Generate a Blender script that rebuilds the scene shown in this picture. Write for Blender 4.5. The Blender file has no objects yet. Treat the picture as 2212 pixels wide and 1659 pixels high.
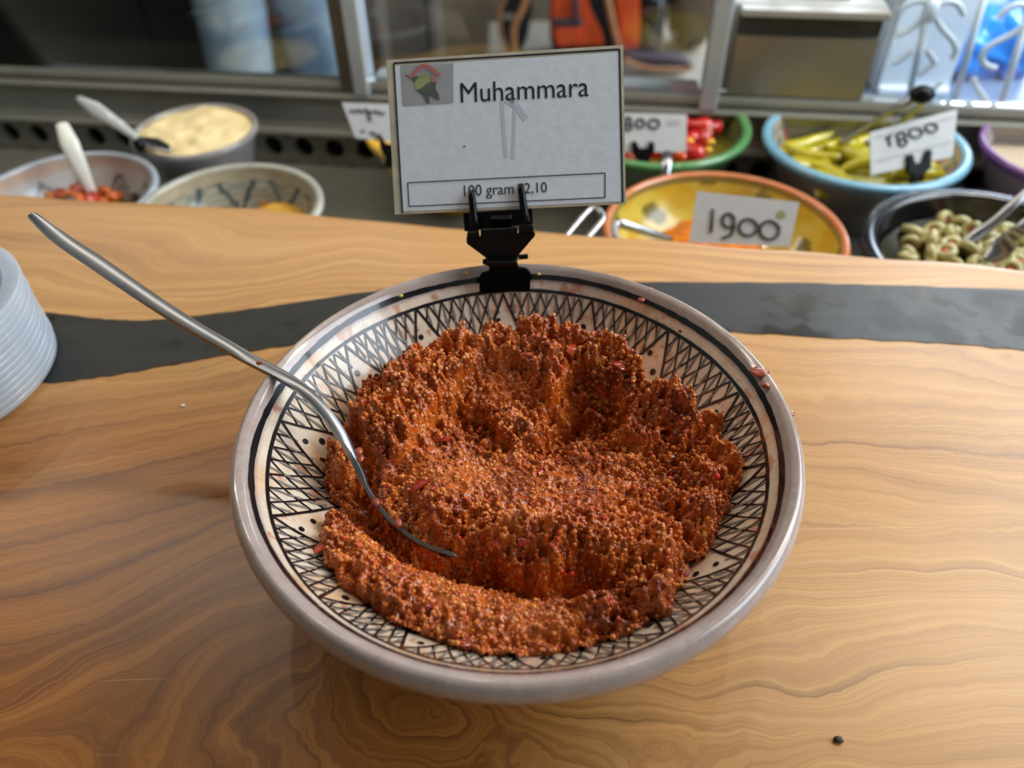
import bpy, bmesh, math, random
import numpy as np
from mathutils import Vector, Matrix

random.seed(7); rng = np.random.default_rng(7)
PI = math.pi
# Everything below is written in units of 0.66 m; the last lines bring the scene to metres.
U = 0.66
SC = bpy.context.scene
COL = SC.collection

# ------------------------------------------------------------------ camera, world, lights, exposure
F, CX, CY = 1661.0, 1106.0, 829.5
PITCH, ROLL = 0.75211576, -0.01745329
CAM = Vector((-0.00169165, -0.25053407, 0.33478791))
_f = Vector((0, math.cos(PITCH), -math.sin(PITCH)))
_u = Vector((0, math.sin(PITCH), math.cos(PITCH)))
_r = Vector((1, 0, 0))
_r, _u = math.cos(ROLL) * _r + math.sin(ROLL) * _u, -math.sin(ROLL) * _r + math.cos(ROLL) * _u
cd = bpy.data.cameras.new('camera'); cam = bpy.data.objects.new('camera', cd); COL.objects.link(cam)
cam.matrix_world = Matrix(((_r.x, _u.x, -_f.x, CAM.x), (_r.y, _u.y, -_f.y, CAM.y), (_r.z, _u.z, -_f.z, CAM.z), (0, 0, 0, 1)))
cd.sensor_width = 36; cd.lens = 36 * F / 2212; cd.clip_start = 0.01; cd.clip_end = 60
cd.dof.use_dof = True; cd.dof.focus_distance = 0.37 * U; cd.dof.aperture_fstop = 8.5
SC.camera = cam

w = bpy.data.worlds.new('world'); SC.world = w; w.use_nodes = True
w.node_tree.nodes['Background'].inputs[0].default_value = (0.72, 0.86, 1.0, 1)
w.node_tree.nodes['Background'].inputs[1].default_value = 1.3
SC.view_settings.view_transform = 'Standard'; SC.view_settings.look = 'None'
SC.view_settings.exposure = 0.12; SC.view_settings.gamma = 1.0; SC.view_settings.use_curve_mapping = False

def lamp(name, kind, loc, energy, color, target=None, size=None, sizey=None, radius=None, spot=None):
    l = bpy.data.lights.new(name, kind); l.energy = energy; l.color = color
    o = bpy.data.objects.new(name, l); COL.objects.link(o); o.location = loc
    if target is not None:
        o.rotation_euler = (Vector(target) - Vector(loc)).to_track_quat('-Z', 'Y').to_euler()
    if kind == 'AREA':
        l.shape = 'RECTANGLE'; l.size = size; l.size_y = sizey or size
    if radius is not None: l.shadow_soft_size = radius
    if spot: l.spot_size = spot; l.spot_blend = 0.6
    return o
# daylight through the shop window on the right, daylight through the door at the back right
lamp('window_daylight', 'AREA', (1.80, 0.30, 1.05), 47, (0.80, 0.90, 1.0), (0.0, 0.2, 0.0), 2.3, 1.3)
lamp('door_daylight', 'AREA', (1.80, 3.1, 0.3), 70, (0.80, 0.90, 1.0), (0.2, 1.6, -0.3), 1.7, 2.0)
# warm ceiling spot of the shop and the row of small lamps under the display hood
lamp('pendant_lamp', 'AREA', (0.86, 0.48, 1.1), 2.2, (1.0, 0.80, 0.55), (0.2, -0.05, 0.0), 0.22, 0.22)
for i in range(14):
    lamp('hood_lamp', 'POINT', (-1.0 + i * 0.16, 0.60 - i * 0.023, 0.80), 1.25, (1.0, 0.90, 0.76), radius=0.012)
for i in range(26):
    lamp('rail_lamp', 'POINT', (-0.75 + i * 0.056, 0.746 - i * 0.00816, 0.27), 0.10, (1.0, 0.93, 0.80), radius=0.006)

lamp('added_sill_fill', 'AREA', (0.80, 0.60, 0.50), 7.0, (0.84, 0.93, 1.0), (0.82, 0.92, 0.0), 0.6, 0.15)  # unseen fill light, added over the sill to brighten the carton and bag

# ------------------------------------------------------------------ helpers
def ray(x, y): return _f + (x - CX) / F * _r - (y - CY) / F * _u
def at(x, y, z):                       # the point of the photograph at pixel (x, y), at height z
    d = ray(x, y); return CAM + d * ((z - CAM.z) / d.z)
def at_y(x, y, Y):
    d = ray(x, y); return CAM + d * ((Y - CAM.y) / d.y)
def at_p(x, y, P0, N):
    d = ray(x, y); return CAM + d * ((Vector(P0) - CAM).dot(N) / d.dot(N))

def srgb(r, g, b):
    def c(v):
        v /= 255.0
        return v / 12.92 if v <= 0.04045 else ((v + 0.055) / 1.055) ** 2.4
    return (c(r), c(g), c(b), 1.0)

ORIGIN = {}
class MB:
    def __init__(s): s.v = []; s.f = []
    def add(s, v, f):
        n = len(s.v); s.v += [tuple(p) for p in v]; s.f += [tuple(i + n for i in q) for q in f]; return s
    def build(s, name, mat, parent=None, smooth=True, origin=None, sharp=None):
        if parent is not None: org = ORIGIN[parent.name]
        else: org = Vector(origin) if origin is not None else Vector((0, 0, 0))
        me = bpy.data.meshes.new(name)
        me.from_pydata([(p[0] - org.x, p[1] - org.y, p[2] - org.z) for p in s.v], [], s.f)
        if smooth: me.polygons.foreach_set('use_smooth', [True] * len(me.polygons))
        if smooth and sharp: me.set_sharp_from_angle(angle=math.radians(sharp))
        me.update()
        if mat: me.materials.append(mat)
        o = bpy.data.objects.new(name, me); COL.objects.link(o)
        if parent is not None: o.parent = parent
        else: o.location = org
        ORIGIN[o.name] = org
        return o

def tag(o, label=None, cat=None, group=None, kind=None):
    if label: o['label'] = label
    if cat: o['category'] = cat
    if group: o['group'] = group
    if kind: o['kind'] = kind
    return o
def thing(name, loc, label=None, cat=None, group=None, kind=None):
    o = bpy.data.objects.new(name, None); COL.objects.link(o); o.location = loc; o.empty_display_size = 0.02
    ORIGIN[o.name] = Vector(loc)
    return tag(o, label, cat, group, kind)
def dup(root, loc=None, rot=None, label=None, scale=None):
    r = root.copy(); COL.objects.link(r)
    if loc is not None: r.location = loc
    if rot is not None: r.rotation_euler = rot
    if scale is not None: r.scale = (scale,) * 3
    if label: r['label'] = label
    for ch in root.children:
        k = ch.copy(); COL.objects.link(k); k.parent = r
        for g in ch.children:
            d = g.copy(); COL.objects.link(d); d.parent = k
    return r

ORDW = ['first', 'second', 'third', 'fourth', 'fifth', 'sixth', 'seventh', 'eighth', 'ninth', 'tenth', 'eleventh', 'twelfth', 'thirteenth', 'fourteenth', 'fifteenth']
def row_labels(objs, what, where, per_row):    # say which one: rows from the back, then from the left
    objs = sorted(objs, key=lambda o: -o.location.y); r = 0
    while objs:
        row, objs = sorted(objs[:per_row], key=lambda o: o.location.x), objs[per_row:]
        for i, o in enumerate(row): o['label'] = '%s in %s, %s row from the back, %s from the left' % (what, where, ORDW[r], ORDW[i])
        r += 1
def g_lathe(prof, n=64, c=(0, 0, 0), cap0=False, cap1=False):
    v = []; f = []
    for r, z in prof:
        for i in range(n):
            a = 2 * PI * i / n; v.append((c[0] + r * math.cos(a), c[1] + r * math.sin(a), c[2] + z))
    m = len(prof)
    for j in range(m - 1):
        for i in range(n):
            k = (i + 1) % n; f.append((j * n + i, j * n + k, (j + 1) * n + k, (j + 1) * n + i))
    if cap0: f.append(tuple(range(n - 1, -1, -1)))
    if cap1: f.append(tuple((m - 1) * n + i for i in range(n)))
    return v, f
def frames(path):
    P = [Vector(p) for p in path]; T = []
    for i in range(len(P)):
        a = P[max(i - 1, 0)]; b = P[min(i + 1, len(P) - 1)]; T.append((b - a).normalized())
    up = Vector((0, 0, 1)) if abs(T[0].z) < 0.9 else Vector((1, 0, 0))
    out = []; n = (up - T[0] * up.dot(T[0])).normalized()
    for t in T:
        n = (n - t * n.dot(t)).normalized(); out.append((t, n, t.cross(n)))
    return P, out
def g_tube(path, rad, n=10, caps=True, sq=1.0):
    P, fr = frames(path); v = []; f = []
    for i, p in enumerate(P):
        r = rad[i] if isinstance(rad, (list, tuple)) else rad
        for k in range(n):
            a = 2 * PI * k / n; v.append(p + fr[i][1] * (r * math.cos(a) * sq) + fr[i][2] * (r * math.sin(a)))
    for i in range(len(P) - 1):
        for k in range(n):
            m = (k + 1) % n; f.append((i * n + k, i * n + m, (i + 1) * n + m, (i + 1) * n + k))
    if caps:
        f.append(tuple(range(n - 1, -1, -1))); f.append(tuple((len(P) - 1) * n + k for k in range(n)))
    return v, f
def smooth_path(pts, n=8):             # Catmull-Rom
    P = [Vector(p) for p in pts]; out = []
    for i in range(len(P) - 1):
        a = P[max(i - 1, 0)]; b = P[i]; c = P[i + 1]; d = P[min(i + 2, len(P) - 1)]
        for k in range(n):
            t = k / n
            out.append(0.5 * ((2 * b) + (c - a) * t + (2 * a - 5 * b + 4 * c - d) * t * t + (3 * b - a - 3 * c + d) * t ** 3))
    out.append(P[-1]); return out
def g_prism(poly, vec):                # a polygon pushed along vec
    vec = Vector(vec); n = len(poly); v = [Vector(p) for p in poly] + [Vector(p) + vec for p in poly]
    f = [tuple(range(n)), tuple(range(2 * n - 1, n - 1, -1))] + [(i, n + i, n + (i + 1) % n, (i + 1) % n) for i in range(n)]
    return v, f
def g_box(c, s, bev=0.0, M=None, seg=2):
    bm = bmesh.new(); bmesh.ops.create_cube(bm, size=1)
    for q in bm.verts: q.co = Vector((q.co.x * s[0], q.co.y * s[1], q.co.z * s[2]))
    if bev > 0: bmesh.ops.bevel(bm, geom=list(bm.edges), offset=bev, segments=seg, profile=0.5, affect='EDGES')
    bm.verts.index_update(); c = Vector(c)
    v = [((M @ q.co) if M else q.co) + c for q in bm.verts]; f = [tuple(q.index for q in p.verts) for p in bm.faces]
    bm.free(); return v, f
def g_ball(c, r, M=None, u=16, vv=10):
    bm = bmesh.new(); bmesh.ops.create_uvsphere(bm, u_segments=u, v_segments=vv, radius=1)
    rr = r if hasattr(r, '__len__') else (r, r, r); bm.verts.index_update(); c = Vector(c)
    v = []
    for q in bm.verts:
        p = Vector((q.co.x * rr[0], q.co.y * rr[1], q.co.z * rr[2])); v.append(((M @ p) if M else p) + c)
    f = [tuple(q.index for q in p.verts) for p in bm.faces]; bm.free(); return v, f
def g_ribbon(path, w, nrm):            # flat strip, nrm(i) = surface normal at point i
    P = [Vector(p) for p in path]; v = []; f = []
    for i, p in enumerate(P):
        t = (P[min(i + 1, len(P) - 1)] - P[max(i - 1, 0)]).normalized(); s = t.cross(nrm(i)).normalized()
        ww = w[i] if isinstance(w, (list, tuple)) else w
        v += [p - s * ww / 2, p + s * ww / 2]
    for i in range(len(P) - 1): f.append((2 * i, 2 * i + 1, 2 * i + 3, 2 * i + 2))
    return v, f
def vcol(o, cols):
    a = o.data.attributes.new('tint', 'FLOAT_COLOR', 'POINT'); a.data.foreach_set('color', np.asarray(cols, dtype=np.float32).ravel())
def fattr(o, name, vals):
    a = o.data.attributes.new(name, 'FLOAT', 'POINT'); a.data.foreach_set('value', np.asarray(vals, dtype=np.float32))

# 2-D value noise in numpy
_L = rng.random((256, 256))
def vnoise(x, y):
    xi = np.floor(x).astype(int); yi = np.floor(y).astype(int); fx = x - xi; fy = y - yi
    fx = fx * fx * (3 - 2 * fx); fy = fy * fy * (3 - 2 * fy)
    g = lambda i, j: _L[i % 256, j % 256]
    return (g(xi, yi) * (1 - fx) + g(xi + 1, yi) * fx) * (1 - fy) + (g(xi, yi + 1) * (1 - fx) + g(xi + 1, yi + 1) * fx) * fy
def fbm(x, y, oc=4):
    s = 0; a = 0.5; t = 0
    for k in range(oc):
        s = s + a * vnoise(x + 17.3 * k, y + 9.1 * k); t += a; a *= 0.5; x = x * 2.03; y = y * 2.03
    return s / t
class TPS:
    def __init__(s, pts, val, lam=1e-4, scale=0.1):
        s.s = scale; P = np.asarray(pts, float) / scale; n = len(P); s.P = P
        K = s._k(((P[:, None] - P[None]) ** 2).sum(-1)) + lam * np.eye(n)
        A = np.zeros((n + 3, n + 3)); A[:n, :n] = K; A[:n, n] = 1; A[:n, n + 1:] = P; A[n, :n] = 1; A[n + 1:, :n] = P.T
        s.w = np.linalg.solve(A, np.r_[np.asarray(val, float), 0, 0, 0])
    def _k(s, r2): return 0.5 * r2 * np.log(r2 + 1e-12)
    def __call__(s, x, y):
        q = np.stack([np.ravel(x), np.ravel(y)], -1) / s.s; out = np.empty(len(q)); n = len(s.P)
        for i in range(0, len(q), 8000):
            b = q[i:i + 8000]; out[i:i + 8000] = s._k(((b[:, None] - s.P[None]) ** 2).sum(-1)) @ s.w[:n] + s.w[n] + b @ s.w[n + 1:]
        return out.reshape(np.shape(x))

# ------------------------------------------------------------------ materials
class NT:
    def __init__(s, name):
        s.m = bpy.data.materials.new(name); s.m.use_nodes = True; s.t = s.m.node_tree; s.b = s.t.nodes['Principled BSDF']
        s.out = s.t.nodes['Material Output']
    def n(s, typ, **kw):
        q = s.t.nodes.new(typ)
        for k, v in kw.items(): setattr(q, k, v)
        return q
    def l(s, a, b): s.t.links.new(a, b)
    def set(s, **kw):
        for k, v in kw.items(): s.b.inputs[k.replace('_', ' ')].default_value = v
        return s
    def coord(s): return s.n('ShaderNodeTexCoord').outputs['Object']
    def noise(s, scale, detail=3, rough=0.55, vec=None, dist=0.0):
        q = s.n('ShaderNodeTexNoise'); q.inputs['Scale'].default_value = scale if vec is not None else scale / U
        q.inputs['Detail'].default_value = detail; q.inputs['Roughness'].default_value = rough; q.inputs['Distortion'].default_value = dist
        s.l(vec if vec is not None else s.coord(), q.inputs['Vector']); return q.outputs['Fac']
    def ramp(s, fac, stops, interp='LINEAR'):
        q = s.n('ShaderNodeValToRGB'); e = q.color_ramp.elements; q.color_ramp.interpolation = interp
        while len(e) < len(stops): e.new(0.5)
        for i, (p, c) in enumerate(stops):
            e[i].position = p; e[i].color = c if hasattr(c, '__len__') else (c, c, c, 1)
        s.l(fac, q.inputs['Fac']); return q.outputs['Color']
    def mix(s, fac, a, b, mode='MIX'):
        q = s.n('ShaderNodeMix', data_type='RGBA', blend_type=mode)
        for sock, val in ((q.inputs['Factor'], fac), (q.inputs['A'], a), (q.inputs['B'], b)):
            if isinstance(val, bpy.types.NodeSocket): s.l(val, sock)
            else: sock.default_value = val
        # colour sockets of the Mix node
        return q.outputs['Result']
    def mixc(s, fac, a, b, mode='MIX'):
        q = s.n('ShaderNodeMix', data_type='RGBA', blend_type=mode); ins = q.inputs
        for sock, val in ((ins[0], fac), (ins[6], a), (ins[7], b)):
            if isinstance(val, bpy.types.NodeSocket): s.l(val, sock)
            else: sock.default_value = val
        return q.outputs[2]
    def math(s, op, a, b=None, c=None, clamp=False):
        q = s.n('ShaderNodeMath', operation=op); q.use_clamp = clamp
        for i, val in enumerate((a, b, c)):
            if val is None: continue
            if isinstance(val, bpy.types.NodeSocket): s.l(val, q.inputs[i])
            else: q.inputs[i].default_value = val
        return q.outputs[0]
    def attr(s, name, kind='GEOMETRY'):
        q = s.n('ShaderNodeAttribute'); q.attribute_name = name; q.attribute_type = kind; return q
    def bump(s, h, strength=0.3, dist=0.002):
        q = s.n('ShaderNodeBump'); q.inputs['Strength'].default_value = strength; q.inputs['Distance'].default_value = dist * U
        s.l(h, q.inputs['Height']); s.l(q.outputs['Normal'], s.b.inputs['Normal'])
    def base(s, sock): s.l(sock, s.b.inputs['Base Color'])

def M_plain(name, col, rough=0.5, metal=0.0, var=0.12, nscale=30, spec=0.5, bump=0.0, coat=0.0, trans=0.0, ior=1.45):
    t = NT(name); c = srgb(*col); t.set(Roughness=rough, Metallic=metal, Specular_IOR_Level=spec, Coat_Weight=coat, Transmission_Weight=trans, IOR=ior)
    n = t.noise(nscale)
    t.base(t.ramp(n, [(0.3, tuple(v * (1 - var) for v in c[:3]) + (1,)), (0.7, tuple(min(1, v * (1 + var)) for v in c[:3]) + (1,))]))
    if bump: t.bump(n, bump)
    return t.m
def M_tint(name, rough=0.25, coat=0.3, nscale=60, var=0.1, spec=0.5):
    t = NT(name); t.set(Roughness=rough, Coat_Weight=coat, Coat_Roughness=0.08, Specular_IOR_Level=spec)
    n = t.noise(nscale); a = t.attr('tint').outputs['Color']
    t.base(t.mixc(1.0, a, t.ramp(n, [(0.3, 1 - var), (0.7, 1 + var * 0.5)]), 'MULTIPLY')); return t.m
def M_steel(name, col=(150, 150, 150), rough=0.3, streak=(3, 3, 120)):
    t = NT(name); c = srgb(*col); t.set(Metallic=1.0, Roughness=rough)
    mp = t.n('ShaderNodeMapping'); mp.inputs['Scale'].default_value = tuple(k / U for k in streak); t.l(t.coord(), mp.inputs['Vector'])
    n = t.noise(1.0, 4, 0.6, mp.outputs['Vector'])
    t.base(t.ramp(n, [(0.3, tuple(v * 0.8 for v in c[:3]) + (1,)), (0.7, c)]))
    t.l(t.math('MULTIPLY_ADD', n, 0.25, rough - 0.1), t.b.inputs['Roughness']); return t.m
def M_glass(name, tint=(235, 245, 245), a=0.1, rough=0.03):
    t = NT(name); tr = t.n('ShaderNodeBsdfTransparent'); tr.inputs[0].default_value = srgb(*tint)
    gl = t.n('ShaderNodeBsdfGlossy'); gl.inputs['Roughness'].default_value = rough; gl.inputs['Color'].default_value = (1, 1, 1, 1)
    fr = t.n('ShaderNodeFresnel'); fr.inputs['IOR'].default_value = 1.5
    mx = t.n('ShaderNodeMixShader'); t.l(t.math('ADD', t.math('MULTIPLY', fr.outputs[0], 1.15), a, clamp=True), mx.inputs[0])
    t.l(tr.outputs[0], mx.inputs[1]); t.l(gl.outputs[0], mx.inputs[2]); t.l(mx.outputs[0], t.out.inputs['Surface']); return t.m

def M_wood():
    t = NT('olive_wood'); ring = t.attr('ring').outputs['Fac']; heart_shade = t.attr('heart_shade').outputs['Fac']; P = t.coord()
    n1 = t.noise(9, 3, 0.5, None); n2 = t.noise(60, 3, 0.6, None); n3 = t.noise(30, 3, 0.6, None)
    v = t.math('ADD', ring, t.math('ADD', t.math('MULTIPLY_ADD', n1, 0.26, -0.13), t.math('ADD', t.math('MULTIPLY_ADD', n2, 0.24, -0.12), t.math('MULTIPLY', t.math('MULTIPLY_ADD', n3, 1.1, -0.55), t.attr('knot').outputs['Fac']))))
    sep = t.n('ShaderNodeSeparateXYZ'); t.l(P, sep.inputs[0])
    def cmb(ax, kv, ay=0.0):
        q = t.n('ShaderNodeCombineXYZ'); t.l(t.math('MULTIPLY', sep.outputs[0], ax / U), q.inputs[0]); t.l(t.math('MULTIPLY', v, kv), q.inputs[1])
        t.l(t.math('MULTIPLY', sep.outputs[1], ay / U), q.inputs[2]); return q.outputs[0]
    streak = t.noise(1.0, 4, 0.65, cmb(2.2, 3.4)); fine = t.noise(1.0, 4, 0.7, cmb(5.0, 26.0))
    f1 = t.math('FRACT', v)
    line = t.ramp(f1, [(0.0, 1.0), (0.02, 0.85), (0.065, 0.36), (0.24, 0.08), (0.5, 0.0), (0.955, 0.0), (1.0, 0.75)])
    amp = t.ramp(t.noise(1.0, 2, 0.5, cmb(3.0, 0.9, 2.0)), [(0.47, 0.06), (0.66, 1.0)])
    f2 = t.math('FRACT', t.math('MULTIPLY_ADD', v, 2.7, t.math('MULTIPLY', n1, 1.1)))
    line2 = t.ramp(f2, [(0.0, 0.9), (0.04, 0.6), (0.22, 0.12), (0.6, 0.0), (0.95, 0.0), (1.0, 0.7)])
    amp2 = t.ramp(t.noise(1.0, 2, 0.5, cmb(4.0, 2.1, 3.0)), [(0.42, 0.0), (0.66, 0.75)])
    light = srgb(200, 156, 99); mid = srgb(182, 136, 80); dk = srgb(134, 88, 50); vein = srgb(96, 55, 28)
    base = t.ramp(streak, [(0.22, srgb(164, 118, 72)), (0.40, srgb(184, 140, 88)), (0.58, light), (0.8, srgb(208, 174, 126))])
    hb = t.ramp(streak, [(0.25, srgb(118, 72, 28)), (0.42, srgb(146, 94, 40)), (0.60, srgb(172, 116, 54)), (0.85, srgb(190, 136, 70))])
    base = t.mixc(heart_shade, base, hb)
    base = t.mixc(t.math('MULTIPLY_ADD', heart_shade, 0.12, 0.30), base, t.ramp(fine, [(0.30, srgb(112, 78, 42)), (0.65, srgb(218, 192, 148))]), 'OVERLAY')
    amp = t.math('MAXIMUM', amp, t.math('MULTIPLY', heart_shade, 0.8))
    base = t.mixc(t.math('MULTIPLY', t.math('MULTIPLY', line2, amp2), t.math('MULTIPLY_ADD', heart_shade, 0.22, 0.12)), base, dk)
    base = t.mixc(t.math('MULTIPLY', t.math('MULTIPLY', line, amp), 0.82), base, vein)
    # pale scratches
    mp = t.n('ShaderNodeMapping'); mp.inputs['Rotation'].default_value = (0, 0, 1.05); mp.inputs['Scale'].default_value = (4 / U, 160 / U, 1); t.l(P, mp.inputs['Vector'])
    sc = t.noise(1.0, 2, 0.4, mp.outputs[0], 0.6); mp2 = t.n('ShaderNodeMapping'); mp2.inputs['Rotation'].default_value = (0, 0, -0.7); mp2.inputs['Scale'].default_value = (5 / U, 220 / U, 1)
    t.l(P, mp2.inputs['Vector']); sc2 = t.noise(1.0, 2, 0.4, mp2.outputs[0], 0.6)
    scr = t.math('MAXIMUM', t.ramp(sc, [(0.74, 0.0), (0.78, 1.0)]), t.ramp(sc2, [(0.75, 0.0), (0.79, 1.0)]))
    base = t.mixc(t.math('MULTIPLY', scr, 0.30), base, srgb(225, 190, 140))
    t.base(base)
    t.l(t.math('MULTIPLY_ADD', fine, 0.18, 0.25), t.b.inputs['Roughness'])
    t.set(Specular_IOR_Level=0.6); t.bump(t.math('ADD', t.math('MULTIPLY', fine, 0.35), t.math('MULTIPLY', scr, -0.6)), 0.12, 0.0008)
    return t.m
def M_inlay():
    t = NT('black_stained_wood'); mp = t.n('ShaderNodeMapping'); mp.inputs['Scale'].default_value = (5 / U, 60 / U, 20 / U); t.l(t.coord(), mp.inputs['Vector'])
    n = t.noise(1.0, 5, 0.65, mp.outputs[0], 0.8); m = t.noise(14, 3, 0.6)
    t.base(t.ramp(n, [(0.3, srgb(10, 10, 9)), (0.6, srgb(28, 27, 25)), (0.8, srgb(54, 52, 48))]))
    t.l(t.ramp(m, [(0.38, 0.22), (0.52, 0.5)]), t.b.inputs['Roughness']); t.bump(n, 0.2, 0.0008); t.set(Specular_IOR_Level=0.55); return t.m
def M_glaze():
    t = NT('cream_glaze'); t.set(Roughness=0.16, Coat_Weight=0.6, Coat_Roughness=0.06, Specular_IOR_Level=0.5)
    a = t.attr('tint').outputs['Color']; inner = t.attr('inside').outputs['Fac']
    st = t.math('MULTIPLY', t.ramp(t.noise(26, 4, 0.65), [(0.48, 0.0), (0.64, 1.0)]), inner)
    sp = t.math('MULTIPLY', t.ramp(t.noise(75, 3, 0.6), [(0.59, 0.0), (0.66, 1.0)]), inner)
    c = t.mixc(t.math('MULTIPLY', st, 0.55), a, srgb(214, 150, 70)); c = t.mixc(t.math('MULTIPLY', sp, 0.6), c, srgb(186, 88, 40))
    gr = t.ramp(t.noise(120, 3, 0.6), [(0.3, 0.86), (0.7, 1.06)]); c = t.mixc(1.0, c, gr, 'MULTIPLY')
    vo = t.n('ShaderNodeTexVoronoi', feature='DISTANCE_TO_EDGE'); vo.inputs['Scale'].default_value = 70 / U; t.l(t.coord(), vo.inputs['Vector'])
    c = t.mixc(t.math('MULTIPLY', t.ramp(vo.outputs['Distance'], [(0.0, 1.0), (0.03, 0.0)]), 0.18), c, srgb(120, 90, 60))
    t.base(c); t.bump(t.noise(40, 3), 0.15, 0.0012); return t.m
def M_food():
    t = NT('pepper_paste'); t.set(Roughness=0.20, Specular_IOR_Level=0.45, Coat_Weight=0.2, Coat_Roughness=0.05, Subsurface_Weight=0.0, Subsurface_Scale=0.002)
    t.b.inputs['Subsurface Radius'].default_value = (1.0, 0.4, 0.15)
    a = t.noise(34, 4, 0.6); b = t.noise(240, 3, 0.6)
    c = t.ramp(a, [(0.28, srgb(122, 54, 17)), (0.46, srgb(182, 98, 32)), (0.62, srgb(206, 126, 44)), (0.80, srgb(184, 62, 20))])
    c = t.mixc(0.55, c, t.ramp(b, [(0.28, srgb(80, 40, 16)), (0.5, srgb(160, 100, 48)), (0.72, srgb(226, 166, 84))]), 'OVERLAY')
    t.base(c); vo = t.n('ShaderNodeTexVoronoi', feature='SMOOTH_F1'); vo.inputs['Scale'].default_value = 330 / U; t.l(t.coord(), vo.inputs['Vector'])
    t.bump(t.math('MULTIPLY', vo.outputs['Distance'], -1.0), 0.9, 0.0016); return t.m
def M_grain():
    t = NT('bulgur_grain'); t.set(Roughness=0.17, Specular_IOR_Level=0.45, Coat_Weight=0.2, Coat_Roughness=0.04, Subsurface_Weight=0.0, Subsurface_Scale=0.0015)
    t.b.inputs['Subsurface Radius'].default_value = (1.0, 0.45, 0.2)
    q = t.attr('tone', 'INSTANCER').outputs['Fac']
    c = t.ramp(q, [(0.0, srgb(124, 54, 17)), (0.15, srgb(162, 78, 24)), (0.34, srgb(190, 108, 36)), (0.6, srgb(208, 134, 52)), (0.82, srgb(214, 152, 80)), (0.95, srgb(230, 194, 138)), (1.0, srgb(204, 52, 18))])
    c = t.mixc(0.4, c, t.ramp(t.noise(300, 2), [(0.3, srgb(110, 60, 30)), (0.7, srgb(225, 150, 80))]), 'OVERLAY')
    t.base(c); return t.m

WOOD = M_wood(); INLAY = M_inlay(); GLAZE = M_glaze(); FOOD = M_food(); GRAIN = M_grain()
MATTE = M_plain('matte_black_plastic', (6, 6, 7), 0.7, var=0.2, nscale=150, spec=0.08)
INK = M_plain('black_glaze_paint', (22, 22, 26), 0.18, coat=0.5)
INKGREY = M_plain('thin_grey_glaze_paint', (128, 122, 112), 0.2, var=0.25, nscale=200)
BLACK = M_plain('black_plastic', (7, 7, 8), 0.34, var=0.2, nscale=150, spec=0.22)
STEEL = M_steel('spoon_steel', (178, 180, 184), 0.22); SPSTEEL = M_steel('dull_spoon_steel', (160, 162, 166), 0.30, (20, 20, 20))
BRUSHED = M_plain('brushed_steel', (158, 158, 150), 0.35, metal=0.55, var=0.08, nscale=12)
BRUSHEDD = M_plain('worn_steel_sheet', (134, 133, 125), 0.42, metal=0.5, var=0.12, nscale=14)
CASEPAPER = M_plain('price_card_paper', (198, 200, 202), 0.3, var=0.04, nscale=120)
PAPER = M_plain('laminated_paper', (222, 230, 240), 0.22, var=0.04, nscale=200, bump=0.08, coat=0.25)
PAPEREDGE = M_plain('laminate_edge', (196, 188, 166), 0.5, var=0.15, nscale=120)
PRINT = M_plain('black_print', (40, 46, 52), 0.35, var=0.05)
PRINTGREY = M_plain('grey_picture_print', (164, 166, 168), 0.3, var=0.05, nscale=150)
PRINTRED = M_plain('red_print', (186, 112, 108), 0.35, var=0.05)
PRINTGREEN = M_plain('green_print', (152, 160, 112), 0.35, var=0.12, nscale=160)
PRINTDARK = M_plain('dark_green_print', (92, 100, 92), 0.35, var=0.12, nscale=160)
PRINTPINK = M_plain('pink_print', (176, 120, 124), 0.35, var=0.05)
GHOST = M_plain('faded_marker', (194, 204, 215), 0.25, var=0.03)
MARKER = M_plain('marker_ink', (58, 58, 66), 0.45, var=0.1)
WHITEPL = M_plain('white_plastic', (226, 226, 216), 0.25, var=0.03, coat=0.2)
DARKHOLE = M_plain('dark_duct', (9, 9, 9), 0.9)

# ------------------------------------------------------------------ structure: the shop around the counter
def struct(name, v_f, mat, label=None):
    o = MB().add(*v_f).build(name, mat, None, False); o['kind'] = 'structure'
    if label: o['label'] = label
    return o
FLOORZ = -1.52
PLASTER = M_plain('plaster', (158, 154, 144), 0.8, var=0.05, nscale=4)
TILE = M_plain('stone_floor', (110, 104, 96), 0.5, var=0.12, nscale=6)
struct('floor', g_box((-0.6, 1.2, FLOORZ - 0.05), (5.2, 7.2, 0.1)), TILE)
struct('ceiling', g_box((-0.6, 1.2, 2.55), (5.2, 7.2, 0.1)), PLASTER)
struct('wall_left', g_box((-3.15, 1.2, 0.5), (0.1, 7.0, 4.1)), PLASTER)
struct('wall_front', g_box((-0.6, -2.25, 0.5), (5.0, 0.1, 4.1)), PLASTER)
struct('wall_back', g_box((-0.6, 4.75, 0.5), (5.0, 0.1, 4.1)), PLASTER)
mb = MB()                                                        # right wall with a shop window and a glazed door
for (y0, y1, z0, z1) in ((-2.3, 4.8, 1.75, 2.5), (-2.3, 1.65, FLOORZ, 0.2), (-2.3, -1.0, 0.2, 1.75), (1.65, 2.0, FLOORZ, 1.75), (4.3, 4.8, FLOORZ, 1.75)):
    mb.add(*g_box((1.95, (y0 + y1) / 2, (z0 + z1) / 2), (0.1, y1 - y0, z1 - z0)))
o = mb.build('wall_right', PLASTER, None, False); o['kind'] = 'structure'
WHITEPAINT = M_plain('white_painted_metal', (206, 214, 218), 0.35, var=0.04)
mb = MB()
for y in (-1.0, 0.325, 1.65): mb.add(*g_box((1.93, y, 0.975), (0.06, 0.06, 1.55)))
for z in (0.2, 1.75): mb.add(*g_box((1.93, 0.325, z), (0.06, 2.7, 0.06)))
o = mb.build('window_1', WHITEPAINT, None, False); o['kind'] = 'structure'
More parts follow.
